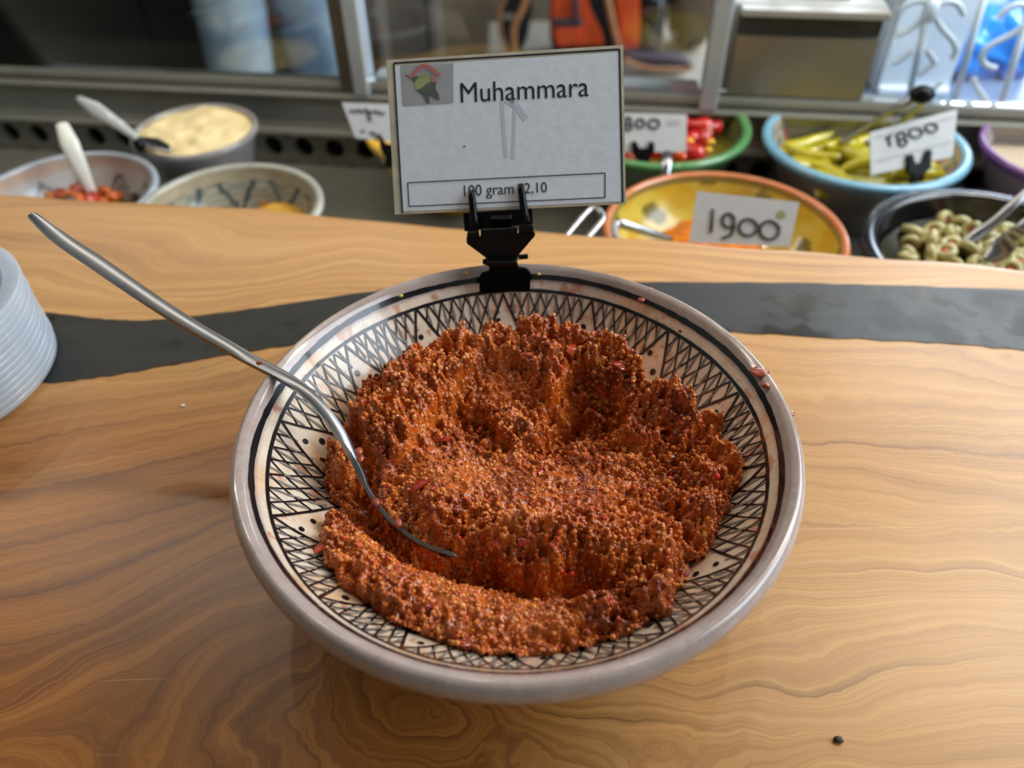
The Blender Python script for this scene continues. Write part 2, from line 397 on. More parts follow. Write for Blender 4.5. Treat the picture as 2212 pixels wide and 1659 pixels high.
PAVE = M_plain('pale_paving', (226, 226, 222), 0.8, var=0.06, nscale=3)
struct('ground', g_box((6.0, 3.0, FLOORZ - 0.06), (8.0, 14.0, 0.08)), PAVE, 'pale sunlit paving outside the shop')

# ------------------------------------------------------------------ the olive wood counter
EDGE = [(-0.95, 0.40), (-0.60, 0.372), (-0.4474, 0.3589), (-0.3618, 0.3504), (-0.2621, 0.3361), (-0.1653, 0.3192), (-0.1089, 0.3078), (0.0723, 0.28), (0.2192, 0.2586), (0.3831, 0.2246), (0.55, 0.197), (0.95, 0.13)]
ex, ey = zip(*EDGE)
GRAINLINES = [  # (ring value, pixels along one grain line of the board)
 (10.0, [(0, 968), (100, 945), (217, 923), (380, 890), (544, 865)]), (10.0, [(1690, 834), (1800, 838), (1943, 845), (2212, 870)]),
 (9.0, [(0, 1062), (150, 1040), (330, 1000), (510, 955)]), (8.0, [(0, 1180), (250, 1125), (520, 1062)]), (7.0, [(0, 1290), (200, 1245), (433, 1150), (520, 1110)]),
 (6.0, [(0, 1390), (202, 1342), (433, 1216), (544, 1168)]), (5.0, [(0, 1534), (193, 1414), (350, 1350), (568, 1260)]),
 (4.0, [(620, 1320), (462, 1377), (376, 1462), (332, 1549), (260, 1626), (231, 1680)]),
 (3.0, [(660, 1395), (560, 1450), (500, 1500), (458, 1559), (443, 1602), (482, 1680)]), (3.4, [(0, 1640), (80, 1690)]),
 (2.0, [(727, 1414), (705, 1450), (660, 1500), (625, 1550), (640, 1600), (722, 1680)]),
 (1.0, [(745, 1420), (722, 1450), (736, 1490), (736, 1549), (799, 1608), (850, 1624), (912, 1626), (975, 1637), (1016, 1621), (1035, 1590)]),
 (0.0, [(781, 1463), (794, 1522), (826, 1563), (889, 1583), (962, 1590), (1010, 1565), (995, 1530), (940, 1500), (880, 1480)]), (-0.8, [(890, 1535)]),
 (1.0, [(1007, 1504), (1057, 1536), (1088, 1572), (1142, 1590), (1246, 1630), (1310, 1665)]),
 (2.0, [(1100, 1500), (1160, 1535), (1233, 1550), (1323, 1556), (1414, 1554), (1481, 1560), (1600, 1563)]),
 (2.0, [(1683, 1582), (1866, 1577), (1935, 1554), (2072, 1532), (2212, 1527)]), (3.0, [(1500, 1513), (1660, 1481), (1720, 1500), (1775, 1500), (1820, 1481), (1889, 1449), (1958, 1433), (2049, 1431), (2212, 1417)]),
 (1.0, [(1700, 1660), (1775, 1632), (1866, 1640), (2000, 1650), (2212, 1630)]), (1.35, [(1427, 1621)]), (1.7, [(1380, 1621), (1475, 1621), (1427, 1600), (1427, 1645)]),
 (4.0, [(1700, 1385), (1797, 1358), (1912, 1342), (2026, 1328), (2095, 1326), (2212, 1339)]), (5.0, [(1640, 1290), (1683, 1275), (1820, 1282), (1958, 1275), (2212, 1280)]),
 (6.0, [(1690, 1238), (1820, 1234), (2003, 1236), (2212, 1250)]), (7.0, [(1729, 1129), (1889, 1136), (2095, 1138), (2212, 1133)]),
 (9.0, [(1742, 960), (1900, 965), (2212, 985)]), (8.0, [(1742, 1005), (1866, 1012), (1948, 1033), (2072, 1053), (2212, 1074)]),
 (11.0, [(0, 850), (300, 810), (500, 780), (1640, 740), (2212, 790)]), (12.4, [(0, 690), (300, 680), (600, 650), (1400, 605), (2212, 620)]),
 (14.0, [(0, 592), (51, 589), (99, 587), (151, 608), (211, 620), (301, 641), (452, 638), (600, 619)]), (15.0, [(180, 540), (271, 570), (331, 604), (422, 601), (600, 585), (860, 560)]),
 (14.0, [(1250, 570), (1500, 578), (2212, 605)]), (16.0, [(0, 470), (400, 490), (800, 515), (1400, 530), (2212, 592)]), (18.0, [(0, 425), (820, 478), (2212, 580)])]
gp = []; gv = []
for val, pts in GRAINLINES:
    for x, y in pts:
        p = at(x, y, 0); gp.append((p.x, p.y)); gv.append(val)
ringf = TPS(gp, gv, 2e-4)
nx, ny = 300, 190
xs = np.linspace(-0.9, 0.85, nx); yf = -0.32
X = np.zeros((ny, nx)); Y = np.zeros((ny, nx)); Z = np.zeros((ny, nx)); ye = np.interp(xs, ex, ey)
ye = ye + np.interp(xs, [-0.6, -0.1, 0.1, 0.6], [0.011, 0.008, 0.005, 0.004]) + 0.002 * np.sin(xs * 23) + 0.0012 * np.sin(xs * 57 + 1)
T = 0.034; RB = 0.013; nb = 14
for j in range(ny):
    if j < ny - nb:
        tt = j / (ny - nb - 1); X[j] = xs; Y[j] = yf + (ye - RB - yf) * tt
    else:
        a = (j - (ny - nb) + 1) / nb * PI * 0.62; X[j] = xs; Y[j] = ye - RB + RB * math.sin(a) * (1 if a < PI / 2 else 1); Z[j] = -RB + RB * math.cos(a)
ring = ringf(X, Y)
ring = np.clip(ring, -2, 24)
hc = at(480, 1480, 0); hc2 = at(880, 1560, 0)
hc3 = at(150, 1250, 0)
heart_shade = np.clip(0.95 * np.exp(-(((X - hc.x) / 0.17) ** 2 + ((Y - hc.y) / 0.12) ** 2)) + 0.7 * np.exp(-(((X - hc3.x) / 0.16) ** 2 + ((Y - hc3.y) / 0.09) ** 2)) + 0.6 * np.exp(-(((X - hc2.x) / 0.07) ** 2 + ((Y - hc2.y) / 0.06) ** 2))+ 0.55 * np.clip((-0.01 - X) / 0.20, 0, 1) * np.clip((0.125 - Y) / 0.05, 0, 1), 0, 1)  # brown heartwood, widened so the dimmer light at left is painted into the colour
hc4 = at(760, 1600, 0)
knot = np.clip(np.exp(-(((X - hc4.x) / 0.10) ** 2 + ((Y - hc4.y) / 0.035) ** 2)), 0, 1)
V = np.stack([X.ravel(), Y.ravel(), Z.ravel()], -1)
Fq = [(j * nx + i, j * nx + i + 1, (j + 1) * nx + i + 1, (j + 1) * nx + i) for j in range(ny - 1) for i in range(nx - 1)]
counter = thing('wooden_counter', (0, 0, -T), 'long olive wood counter top with swirling brown grain and a black inlaid band', 'counter')
mb = MB(); mb.v = [tuple(p) for p in V.tolist()]; mb.f = Fq
brd = mb.build('board', WOOD, counter, True); fattr(brd, 'ring', ring.ravel()); fattr(brd, 'heart_shade', heart_shade.ravel()); fattr(brd, 'knot', knot.ravel())
under = [(float(x), float(y) - 0.004, -RB * 1.36) for x, y in zip(xs[::10], ye[::10])]
ub = MB().add(*g_prism([(-0.9, yf, -0.02)] + [(p[0], p[1] - 0.004, -0.02) for p in under] + [(0.85, yf, -0.02)], (0, 0, 0.02 - T)))
o = ub.build('underside', WOOD, counter, False); fattr(o, 'ring', [p[1] * 30 for p in ub.v]); fattr(o, 'heart_shade', [0.2] * len(ub.v))
INL_T = [(-160, 640), (0, 662), (100, 675), (200, 688), (300, 693), (420, 684), (600, 660), (830, 627), (1000, 612), (1200, 607), (1395, 610), (1700, 612), (1950, 618), (2212, 627), (2500, 640)]
INL_B = [(2500, 785), (2212, 757), (2000, 740), (1760, 728), (1590, 720), (1300, 712), (1000, 712), (800, 724), (640, 745), (450, 775), (330, 797), (200, 818), (95, 828), (-100, 836), (-260, 842)]
def dense(pts, jit):
    out = []; P = smooth_path([at(x, y, 0) for x, y in pts], 10)
    for i, p in enumerate(P): out.append(Vector((p.x, p.y + jit * (vnoise(np.array([i * 0.7]), np.array([jit * 900]))[0] - 0.5), p.z)))
    return out
top_l = dense(INL_T, 0.0012); bot_l = dense(INL_B, 0.0022)[::-1]
n_i = min(len(top_l), len(bot_l)); mb = MB(); vv = []
for i in range(n_i):
    a = top_l[int(i * (len(top_l) - 1) / (n_i - 1))]; b = bot_l[int(i * (len(bot_l) - 1) / (n_i - 1))]
    for k in range(5): p = a.lerp(b, k / 4); vv.append((p.x, p.y, 0.0005))
    vv.append((b.x, b.y, -0.004)); vv.append((a.x, a.y, -0.004))
ff = []
for i in range(n_i - 1):
    for k in range(7): ff.append((i * 7 + k, i * 7 + (k + 1) % 7, (i + 1) * 7 + (k + 1) % 7, (i + 1) * 7 + k))
mb.add(vv, ff).build('black_inlay', INLAY, counter, False)

# ------------------------------------------------------------------ the muhammara bowl
RIN = [(0.1272, 0.0780), (0.1245, 0.0768), (0.1220, 0.0738), (0.1175, 0.0672), (0.109, 0.0560), (0.098, 0.0445), (0.084, 0.033), (0.065, 0.022), (0.04, 0.014), (0.0, 0.011)]
_rr = np.array([p[0] for p in RIN][::-1]); _zz = np.array([p[1] for p in RIN][::-1])
def wall_z(r): return np.interp(r, _rr, _zz)
bowl = thing('serving_bowl', (0, 0, 0), 'cream ceramic bowl with black cross-hatched triangles holding the red muhammara', 'bowl')
prof = [(0.0, 0.004), (0.045, 0.004), (0.047, 0.0), (0.055, 0.0), (0.057, 0.006), (0.075, 0.018), (0.095, 0.034), (0.110, 0.050), (0.118, 0.0605), (0.1240, 0.0620), (0.1285, 0.0645), (0.1308, 0.0685), (0.1309, 0.0728), (0.1292, 0.0765)]
fine_in = []
for i in range(len(RIN) - 1):
    for k in range(3):
        s = k / 3; fine_in.append((RIN[i][0] * (1 - s) + RIN[i + 1][0] * s, RIN[i][1] * (1 - s) + RIN[i + 1][1] * s))
fine_in.append((0.0005, 0.011)); full = prof + fine_in; NS = 160
mb = MB().add(*g_lathe(full, NS)); body = mb.build('body', GLAZE, bowl, True)
cream = srgb(226, 208, 186); lip = srgb(172, 156, 150); out_ = srgb(164, 166, 170); cols = []; ins = []
for j, (r, z) in enumerate(full):
    inside = j >= len(prof)
    c = (cream if (inside and r < 0.1205) else lip) if inside else (lip if z > 0.0600 else out_)
    cols += [c] * NS; ins += [1.0 if inside and r < 0.1215 else 0.12] * NS
vcol(body, cols); fattr(body, 'inside', ins)
def on_wall(ang, r, off=0.00035):
    dz = (wall_z(r + 0.001) - wall_z(r - 0.001)) / 0.002; nn = Vector((-dz, 1)).normalized()
    rr_ = r + nn.x * off; return Vector((rr_ * math.cos(ang), rr_ * math.sin(ang), float(wall_z(r)) + nn.y * off)), Vector((nn.x * math.cos(ang), nn.x * math.sin(ang), nn.y))
def wall_ribbon(mb, path, width):      # path of (angle, radius)
    pn = [on_wall(a, r) for a, r in path]
    w_ = [width * (0.85 + 0.35 * random.random()) for _ in pn]
    mb.add(*g_ribbon([p for p, _ in pn], w_, lambda i: pn[i][1]))
rings = MB()
wall_ribbon(rings, [(2 * PI * i / 180, 0.1213 + 0.00025 * math.sin(i * 0.21)) for i in range(181)], 0.0030)
rings.build('painted_ring', INK, bowl)
rings = MB(); wall_ribbon(rings, [(2 * PI * i / 180, 0.1166 + 0.0003 * math.sin(i * 0.17 + 1)) for i in range(181)], 0.0019)
rings.build('painted_ring', INK, bowl)
PEAKS = [173.2, 142.5, 118.8, 93.0, 67.0, 43.0, 13.9, -9.4, -37.8, -62.2, -87.5, -113.0, -133.3, -157.7, -186.8]
R0, DR = 0.1160, 0.037
for i in range(14):
    a0, a1 = math.radians(PEAKS[i]), math.radians(PEAKS[i + 1]); hat = MB(); gry = MB()
    def q(s, d): return (a0 + (a1 - a0) * s, R0 - DR * d)
    def seg(m, s0, d0, s1, d1, w_, n=7):
        j0, j1 = random.uniform(-.012, .012), random.uniform(-.012, .012)
        wall_ribbon(m, [q(s0 + j0 + (s1 - s0 + j1 - j0) * k / n, d0 + (d1 - d0) * k / n) for k in range(n + 1)], w_)
    seg(hat, 0, 0, .5, 1, .0014); seg(hat, 1, 0, .5, 1, .0014)
    for k in range(1, 7):
        s0 = k / 7.0; seg(hat, s0, 0, s0 + .5 * (1 - s0), 1 - s0, .0009); seg(hat, 1 - s0, 0, (1 - s0) - .5 * (1 - s0), 1 - s0, .0009)
    for k in range(1, 10):
        s0 = k / 10.0; seg(gry, s0, 0, s0 + .03, 1 - abs(2 * s0 - 1), .0012)
    gry.build('grey_hatching', INKGREY, bowl); hat.build('painted_triangle', INK, bowl)
for i in range(14):                     # two dots and a small chevron in each plain triangle
    a = math.radians(PEAKS[i]); st = math.radians(25)
    for (s, d) in ((0.05 + random.uniform(-.04, .04), 0.27), (-0.11, 0.42)):
        aa, r_ = a + st * s, R0 - DR * d; dot = MB(); c0, nn = on_wall(aa, r_, 0.0004); t1 = Vector((-math.sin(aa), math.cos(aa), 0)); t2 = nn.cross(t1)
        rad = random.uniform(.0014, .0018); pts = [c0 + t1 * (rad * math.cos(k * PI / 6)) + t2 * (rad * math.sin(k * PI / 6) * 1.1) for k in range(12)]
        dot.add(pts, [tuple(range(12))]).build('painted_dot', INK, bowl)
    ch = MB()
    wall_ribbon(ch, [(a + st * (0.12 - 0.14 * k / 5), R0 - DR * (0.46 + .42 * k / 5)) for k in range(6)], .0010)
    wall_ribbon(ch, [(a + st * (0.12 + 0.12 * k / 5), R0 - DR * (0.46 + .42 * k / 5)) for k in range(6)], .0010)
    ch.build('painted_chevron', INK, bowl)
SMEAR = M_plain('red_food_smear', (150, 70, 48), 0.3, var=0.3, nscale=200, coat=0.3)
YELLOWBIT = M_plain('yellow_crumb', (206, 190, 70), 0.4)
for x, y, z, sx in ((1405, 627, .0765, .0028), (1640, 803, .0775, .0045), (1654, 832, .0775, .0024), (1703, 893, .0745, .0030), (1385, 648, .074, .0022), (1470, 715, .074, .0012)):
    p = at(x, y, z); mb = MB(); v, f = g_ball(p, (sx, sx * .75, .0011), None, 10, 6); v = [Vector(k) + Vector((random.uniform(-1, 1), random.uniform(-1, 1), 0)) * sx * .18 for k in v]
    mb.add(v, f).build('food_smear', SMEAR, bowl)
for x, y, z in ((866, 639, .0775), (1005, 590, .0775), (1163, 592, .0775)):
    p = at(x, y, z); MB().add(*g_ball(p, (.0014, .0010, .0008), None, 8, 5)).build('crumb', YELLOWBIT, bowl)

# ------------------------------------------------------------------ muhammara
FP = [  # surface heights (pixel, pixel, height)
 (850, 840, .0605), (800, 860, .056), (900, 800, .058), (950, 770, .060), (1030, 762, .061), (1100, 750, .063), (1180, 745, .063), (1240, 752, .062), (1300, 775, .060), (1345, 815, .060), (870, 930, .0555), (800, 940, .054),
 (1130, 800, .058), (1230, 810, .057), (960, 840, .054), (1000, 890, .046), (1080, 880, .049), (1150, 905, .0475), (1200, 930, .0435), (1140, 950, .044), (1260, 890, .043), (1320, 900, .044), (1380, 870, .058), (1430, 880, .060), (1480, 905, .058), (1400, 935, .050), (1450, 960, .047), (1300, 950, .044), (1530, 930, .055),
 (900, 1000, .051), (950, 1060, .050), (1000, 980, .0475), (1050, 1040, .048), (1150, 1020, .047), (1250, 1000, .046), (1350, 1010, .046), (1450, 1020, .049), (1540, 1000, .054), (1570, 1040, .053), (1560, 1100, .052), (1500, 1080, .050), (1400, 1080, .0485), (1300, 1090, .049), (1200, 1100, .0495), (1100, 1100, .050), (1000, 1110, .0505), (930, 1110, .050),
 (960, 1160, .0485), (1050, 1150, .053), (1130, 1160, .055), (1220, 1170, .055), (1310, 1170, .054), (1400, 1150, .053), (1500, 1140, .053), (1480, 1200, .048), (1100, 1200, .051), (1200, 1220, .050), (1300, 1215, .049), (1400, 1215, .048),
 (760, 1000, .050), (770, 1050, .045), (830, 1000, .050), (720, 1080, .046), (820, 1100, .040), (870, 1170, .0345), (920, 1210, .0345), (1000, 1225, .036), (1070, 1250, .037), (1150, 1275, .0375), (1240, 1285, .036), (1320, 1285, .038),
 (720, 1150, .050), (760, 1170, .0525), (740, 1200, .051), (830, 1210, .047), (900, 1260, .046), (1000, 1290, .0455), (1100, 1320, .0455), (1200, 1330, .046), (1280, 1310, .0495), (1360, 1300, .0505), (1420, 1290, .049), (1450, 1260, .046), (1430, 1340, .046), (1340, 1360, .046), (1250, 1390, .0445), (1130, 1400, .044), (1020, 1390, .044), (930, 1360, .044), (860, 1310, .0455), (800, 1260, .048), (750, 1245, .049)]
BND = [(690, 1150, .047), (720, 1090, .046), (702, 1030, .046), (703, 980, .047), (740, 935, .050), (762, 890, .053), (790, 825, .055), (870, 792, .056), (900, 768, .057), (960, 752, .058), (1050, 737, .060), (1150, 727, .061), (1240, 733, .060), (1300, 752, .058), (1350, 785, .057), (1380, 830, .057), (1450, 862, .057), (1500, 890, .055), (1550, 912, .053), (1583, 970, .052), (1596, 1020, .051), (1590, 1080, .050), (1565, 1130, .050), (1540, 1180, .047), (1495, 1235, .045), (1470, 1290, .045), (1450, 1340, .044), (1405, 1385, .042), (1340, 1410, .042), (1240, 1440, .041), (1130, 1455, .041), (1040, 1450, .041), (950, 1420, .041), (860, 1375, .042), (790, 1320, .044), (715, 1260, .046), (685, 1200, .047)]
FP = [(x, y, z + (z - 0.049) * 0.02 + (.0022 if (y > 1200 and z > .0435) else 0)) for x, y, z in FP]
f3 = [(at(x, y, z), z) for x, y, z in FP]
hf = TPS([(p.x, p.y) for p, _ in f3], [z for _, z in f3], 3e-4)
bp = np.array([(at(x, y, z).x, at(x, y, z).y) for x, y, z in BND])
def bdist(x, y): return pdist(x, y, bp)
def pdist(x, y, bp):                    # signed distance to an outline, inside positive
    q = np.stack([x.ravel(), y.ravel()], -1); n = len(bp); d = np.full(len(q), 1e9); ins_ = np.zeros(len(q), bool)
    for i in range(n):
        a, b = bp[i], bp[(i + 1) % n]; ab = b - a; t = np.clip(((q - a) @ ab) / (ab @ ab), 0, 1); d = np.minimum(d, np.hypot(*(q - a - t[:, None] * ab).T))
        c = ((a[1] > q[:, 1]) != (b[1] > q[:, 1])) & (q[:, 0] < (b[0] - a[0]) * (q[:, 1] - a[1]) / (b[1] - a[1] + 1e-15) + a[0]); ins_ ^= c
    return np.where(ins_, d, -d).reshape(x.shape)
CUTS = [(np.array([(at(x, y, .043).x, at(x, y, .043).y) for x, y in pp]), dd, ss) for pp, dd, ss in (
    ([(705, 1085), (765, 1055), (800, 1080), (850, 1140), (920, 1185), (1010, 1212), (1100, 1238), (1180, 1258), (1260, 1262), (1335, 1275), (1300, 1295), (1200, 1282), (1080, 1258), (980, 1232), (900, 1220), (840, 1190), (790, 1145), (720, 1108)], .0060, .0040),
    ([(985, 885), (1040, 838), (1110, 838), (1160, 862), (1190, 905), (1150, 935), (1080, 915)], .0085, .0035),
    ([(1185, 900), (1240, 850), (1310, 862), (1350, 905), (1345, 940), (1270, 945), (1215, 962), (1160, 950)], .0100, .0035),
    ([(1055, 1225), (1090, 1200), (1150, 1215), (1240, 1225), (1340, 1235), (1400, 1225), (1400, 1250), (1300, 1256), (1180, 1250)], .0035, .0035),
    ([(1375, 930), (1420, 915), (1470, 935), (1450, 960), (1400, 965)], .0050, .0035),
    ([(735, 985), (760, 970), (800, 1010), (805, 1060), (760, 1050)], .0050, .0035))]
def ridge(pts, z): return np.array([(at(x, y, z).x, at(x, y, z).y) for x, y in pts])
CUTS += [(ridge(pp, zz), -dd * 1.45, ss) for pp, zz, dd, ss in (   # lumps that stand up with ragged fronts
    ([(770, 830), (870, 790), (960, 740), (1150, 715), (1250, 720), (1355, 775), (1395, 830), (1350, 862), (1270, 838), (1205, 862), (1180, 918), (1110, 925), (1050, 880), (990, 848), (935, 880), (880, 965), (830, 985), (790, 950), (750, 900)], .060, .0065, .0030),
    ([(1345, 868), (1400, 850), (1460, 868), (1510, 905), (1480, 945), (1400, 935), (1350, 910)], .060, .0060, .0030),
    ([(1050, 1150), (1130, 1130), (1250, 1150), (1400, 1150), (1490, 1170), (1470, 1205), (1380, 1225), (1250, 1228), (1150, 1232), (1090, 1212)], .054, .0048, .0035),
    ([(700, 1145), (780, 1150), (850, 1208), (960, 1246), (1100, 1270), (1220, 1296), (1280, 1262), (1340, 1262), (1400, 1285), (1465, 1270), (1440, 1350), (1300, 1430), (1130, 1450), (950, 1415), (800, 1320), (705, 1250)], .048, .0040, .0035),
    ([(700, 975), (760, 965), (800, 1000), (770, 1040), (715, 1030)], .049, .0040, .0030), ([(1480, 990), (1590, 980), (1610, 1060), (1540, 1060)], .053, .0035, .0030), ([(1440, 1060), (1590, 1075), (1570, 1130), (1480, 1120)], .052, .0035, .0030), ([(1350, 1275), (1450, 1265), (1440, 1340), (1380, 1340)], .049, .0035, .0030))]
SMOOTH = [(at(x, y, .049).x, at(x, y, .049).y, r) for x, y, r in ((1000, 1020, .022), (1130, 1040, .022), (1280, 1050, .022), (930, 1010, .014), (900, 1240, .016), (1000, 1290, .018), (1130, 1330, .018), (1080, 850, .014), (800, 1190, .010))]
def food_h(x, y):
    d = bdist(x, y) + 0.007 * (fbm(x * 160, y * 160, 3) - 0.5)
    am = np.ones_like(x)
    for qx, qy, qr in SMOOTH: am = am * (1 - 0.86 * np.exp(-((x - qx) ** 2 + (y - qy) ** 2) / qr ** 2))
    n1 = fbm(x * 95 + 3, y * 95, 3) - 0.5; n2 = np.abs(fbm(x * 190 + 11, y * 190, 3) - 0.5)
    h = hf(x, y) + am * (0.0155 * n1 - 0.024 * (n2 - 0.1) + 0.0080 * (fbm(x * 330, y * 330 + 7, 3) - 0.5)) + (0.35 + 0.65 * am) * 0.0022 * (vnoise(x * 620, y * 620) - 0.5)
    jx = x + 0.009 * (fbm(x * 130 + 31, y * 130, 3) - 0.5); jy = y + 0.009 * (fbm(x * 130, y * 130 + 57, 3) - 0.5)
    for poly_, depth_, soft_ in CUTS: h = h - (depth_ if depth_ < 0 else depth_ * 1.15) * np.clip(pdist(jx, jy, poly_) / soft_ + 0.5, 0, 1)
    e = np.clip(d / 0.007, 0, 1); h = h - 0.007 * (1 - np.sqrt(np.clip(1 - (1 - e) ** 2, 0, 1)))
    h = np.where(d > 0.002, np.maximum(h, wall_z(np.hypot(x, y)) + .004 + .003 * (fbm(x * 200, y * 200, 2) - .5)), h)
    return np.where(d < 0, h + d * 3.0, h)
ng = 330; gx = np.linspace(-0.118, 0.118, ng); GX, GY = np.meshgrid(gx, gx); FH = food_h(GX, GY); WZ = wall_z(np.hypot(GX, GY))
keep = (FH > WZ - 0.004) & (np.hypot(GX, GY) < 0.115)
idx = -np.ones((ng, ng), int); idx[keep] = np.arange(keep.sum())
mb = MB(); mb.v = [tuple(p) for p in np.stack([GX[keep], GY[keep], np.maximum(FH, WZ - 0.0015)[keep]], -1).tolist()]
quad = np.stack([idx[:-1, :-1], idx[:-1, 1:], idx[1:, 1:], idx[1:, :-1]], -1).reshape(-1, 4); mb.f = [tuple(q) for q in quad[(quad >= 0).all(1)].tolist()]
food = mb.build('muhammara', FOOD, None, True, origin=(0, 0, 0.011))
tag(food, 'coarse red-brown muhammara paste with spoon furrows, heaped in the cross-hatched bowl', 'spread', kind='stuff')
# grains
N = 46000; px_ = rng.uniform(-0.112, 0.112, N); py_ = rng.uniform(-0.112, 0.112, N); hz = food_h(px_, py_); wz = wall_z(np.hypot(px_, py_))
e = 0.0008; gxn = (food_h(px_ + e, py_) - food_h(px_ - e, py_)) / (2 * e); gyn = (food_h(px_, py_ + e) - food_h(px_, py_ - e)) / (2 * e)
ok = (hz > wz + 0.0005) & (np.hypot(px_, py_) < 0.115) & (rng.random(N) < np.sqrt(1 + np.minimum(gxn ** 2 + gyn ** 2, 9)) / 2.2)
# extra grains where the surface is steep
px_, py_, hz, gxn, gyn = px_[ok], py_[ok], hz[ok], np.clip(gxn[ok], -2.5, 2.5), np.clip(gyn[ok], -2.5, 2.5)
n_ = len(px_); big = rng.random(n_); rs = 0.00062 + 0.00078 * big ** 2.0 + 0.0008 * (rng.random(n_) > 0.975)
nl = np.sqrt(gxn ** 2 + gyn ** 2 + 1); off = rs * rng.uniform(-0.90, 0.0, n_)
pts = np.stack([px_ - gxn / nl * off, py_ - gyn / nl * off, hz + off / nl], -1)
me = bpy.data.meshes.new('bulgur_grains'); me.from_pydata((pts - np.array([0, 0, 0.011])).tolist(), [], [])
gr = bpy.data.objects.new('bulgur_grains', me); COL.objects.link(gr); gr.parent = food; gr['kind'] = 'stuff'
patch = fbm(px_ * 60, py_ * 60, 3)
tone = np.clip(0.46 + 1.5 * (patch - 0.5) + rng.normal(0, 0.2, n_), 0, 0.97); tone[rng.random(n_) > 0.97] = 1.0
a = me.attributes.new('tone', 'FLOAT', 'POINT'); a.data.foreach_set('value', tone.astype(np.float32))
a = me.attributes.new('size', 'FLOAT_VECTOR', 'POINT'); a.data.foreach_set('vector', (np.stack([rs, rs * rng.uniform(.7, 1, n_), rs * rng.uniform(.65, 1, n_)], -1) * U).astype(np.float32).ravel())
a = me.attributes.new('turn', 'FLOAT_VECTOR', 'POINT'); a.data.foreach_set('vector', (rng.uniform(0, 6.28, (n_, 3))).astype(np.float32).ravel())
ng_ = bpy.data.node_groups.new('scatter_grains', 'GeometryNodeTree'); ng_.interface.new_socket('Geometry', in_out='INPUT', socket_type='NodeSocketGeometry'); ng_.interface.new_socket('Geometry', in_out='OUTPUT', socket_type='NodeSocketGeometry')
gi = ng_.nodes.new('NodeGroupInput'); go = ng_.nodes.new('NodeGroupOutput'); ip = ng_.nodes.new('GeometryNodeInstanceOnPoints'); ico = ng_.nodes.new('GeometryNodeMeshIcoSphere')
ico.inputs['Radius'].default_value = 1.0; ico.inputs['Subdivisions'].default_value = 2
sm = ng_.nodes.new('GeometryNodeSetShadeSmooth'); mt = ng_.nodes.new('GeometryNodeSetMaterial'); mt.inputs['Material'].default_value = GRAIN
na = ng_.nodes.new('GeometryNodeInputNamedAttribute'); na.data_type = 'FLOAT_VECTOR'; na.inputs['Name'].default_value = 'size'
nb_ = ng_.nodes.new('GeometryNodeInputNamedAttribute'); nb_.data_type = 'FLOAT_VECTOR'; nb_.inputs['Name'].default_value = 'turn'
L = ng_.links.new
L(ico.outputs['Mesh'], sm.inputs[0]); L(sm.outputs[0], mt.inputs[0]); L(mt.outputs[0], ip.inputs['Instance']); L(gi.outputs[0], ip.inputs['Points'])
L(na.outputs['Attribute'], ip.inputs['Scale']); L(nb_.outputs['Attribute'], ip.inputs['Rotation']); L(ip.outputs[0], go.inputs[0])
me.materials.append(GRAIN)
md = gr.modifiers.new('scatter', 'NODES'); md.node_group = ng_
# scraps of red pepper skin
SKIN = M_plain('red_pepper_skin', (150, 34, 24), 0.22, var=0.35, nscale=90, coat=0.4); SKINO = M_plain('orange_pepper_skin', (200, 74, 26), 0.22, var=0.3, nscale=90, coat=0.6)
for x, y, z, a_, s_, m_ in ((908, 1035, .0515, .5, .0085, SKIN), (848, 938, .0570, .9, .006, SKIN), (712, 1085, .049, .2, .0075, SKINO), (1135, 1165, .0565, 1.2, .006, SKIN), (1265, 1270, .045, 0.2, .007, SKIN), (1470, 1225, .050, .5, .0085, SKIN), (1345, 805, .0625, .3, .0075, SKIN),
                            (1235, 765, .064, 1.4, .006, SKINO), (1075, 1160, .056, 1.5, .005, SKINO), (1320, 1265, .047, .2, .006, SKIN), (960, 945, .052, .2, .005, SKIN), (1440, 900, .061, .5, .006, SKINO), (905, 820, .060, 1.1, .005, SKINO), (1170, 1010, .049, .9, .005, SKIN), (930, 1330, .0465, .2, .0045, SKIN), (1010, 1410, .044, .3, .004, SKIN), (1210, 1330, .048, .6, .004, SKINO), (700, 1185, .0495, .8, .006, SKINO)):
    p = at(x, y, z); hh = float(food_h(np.array([p.x]), np.array([p.y]))[0]); p = Vector((p.x, p.y, hh + .0002)); v = []; M = Matrix.Rotation(a_, 3, 'Z') @ Matrix.Rotation(random.uniform(-.6, .6), 3, 'X') @ Matrix.Rotation(random.uniform(-.4, .4), 3, 'Y')
    out_l = []
    for i in range(9):
        an = 2 * PI * i / 9; rr_ = s_ * random.uniform(.55, 1.0); out_l.append((rr_ * math.cos(an), rr_ * math.sin(an) * .55))
    for sgn in (1, -1):
        v.append(p + M @ Vector((0, 0, s_ * (.10 + .03 * sgn))))
        for kx in (.55, 1.0):
            for a0_, b0_ in out_l: v.append(p + M @ Vector((a0_ * kx, b0_ * kx, s_ * (.10 * (1 - kx * kx) + .03 * sgn - .16 * (a0_ / s_) ** 2 * kx + .10 * math.sin(b0_ / s_ * 5 + x)))))
    f = []
    for b0_, fl in ((0, False), (19, True)):
        q0 = [(b0_, b0_ + 1 + i, b0_ + 1 + (i + 1) % 9) for i in range(9)] + [(b0_ + 1 + i, b0_ + 10 + i, b0_ + 10 + (i + 1) % 9, b0_ + 1 + (i + 1) % 9) for i in range(9)]
        f += [q[::-1] for q in q0] if fl else q0
    f += [(10 + i, 29 + i, 29 + (i + 1) % 9, 10 + (i + 1) % 9) for i in range(9)]
    MB().add(v, f).build('pepper_scrap', m_, food, True, sharp=50)

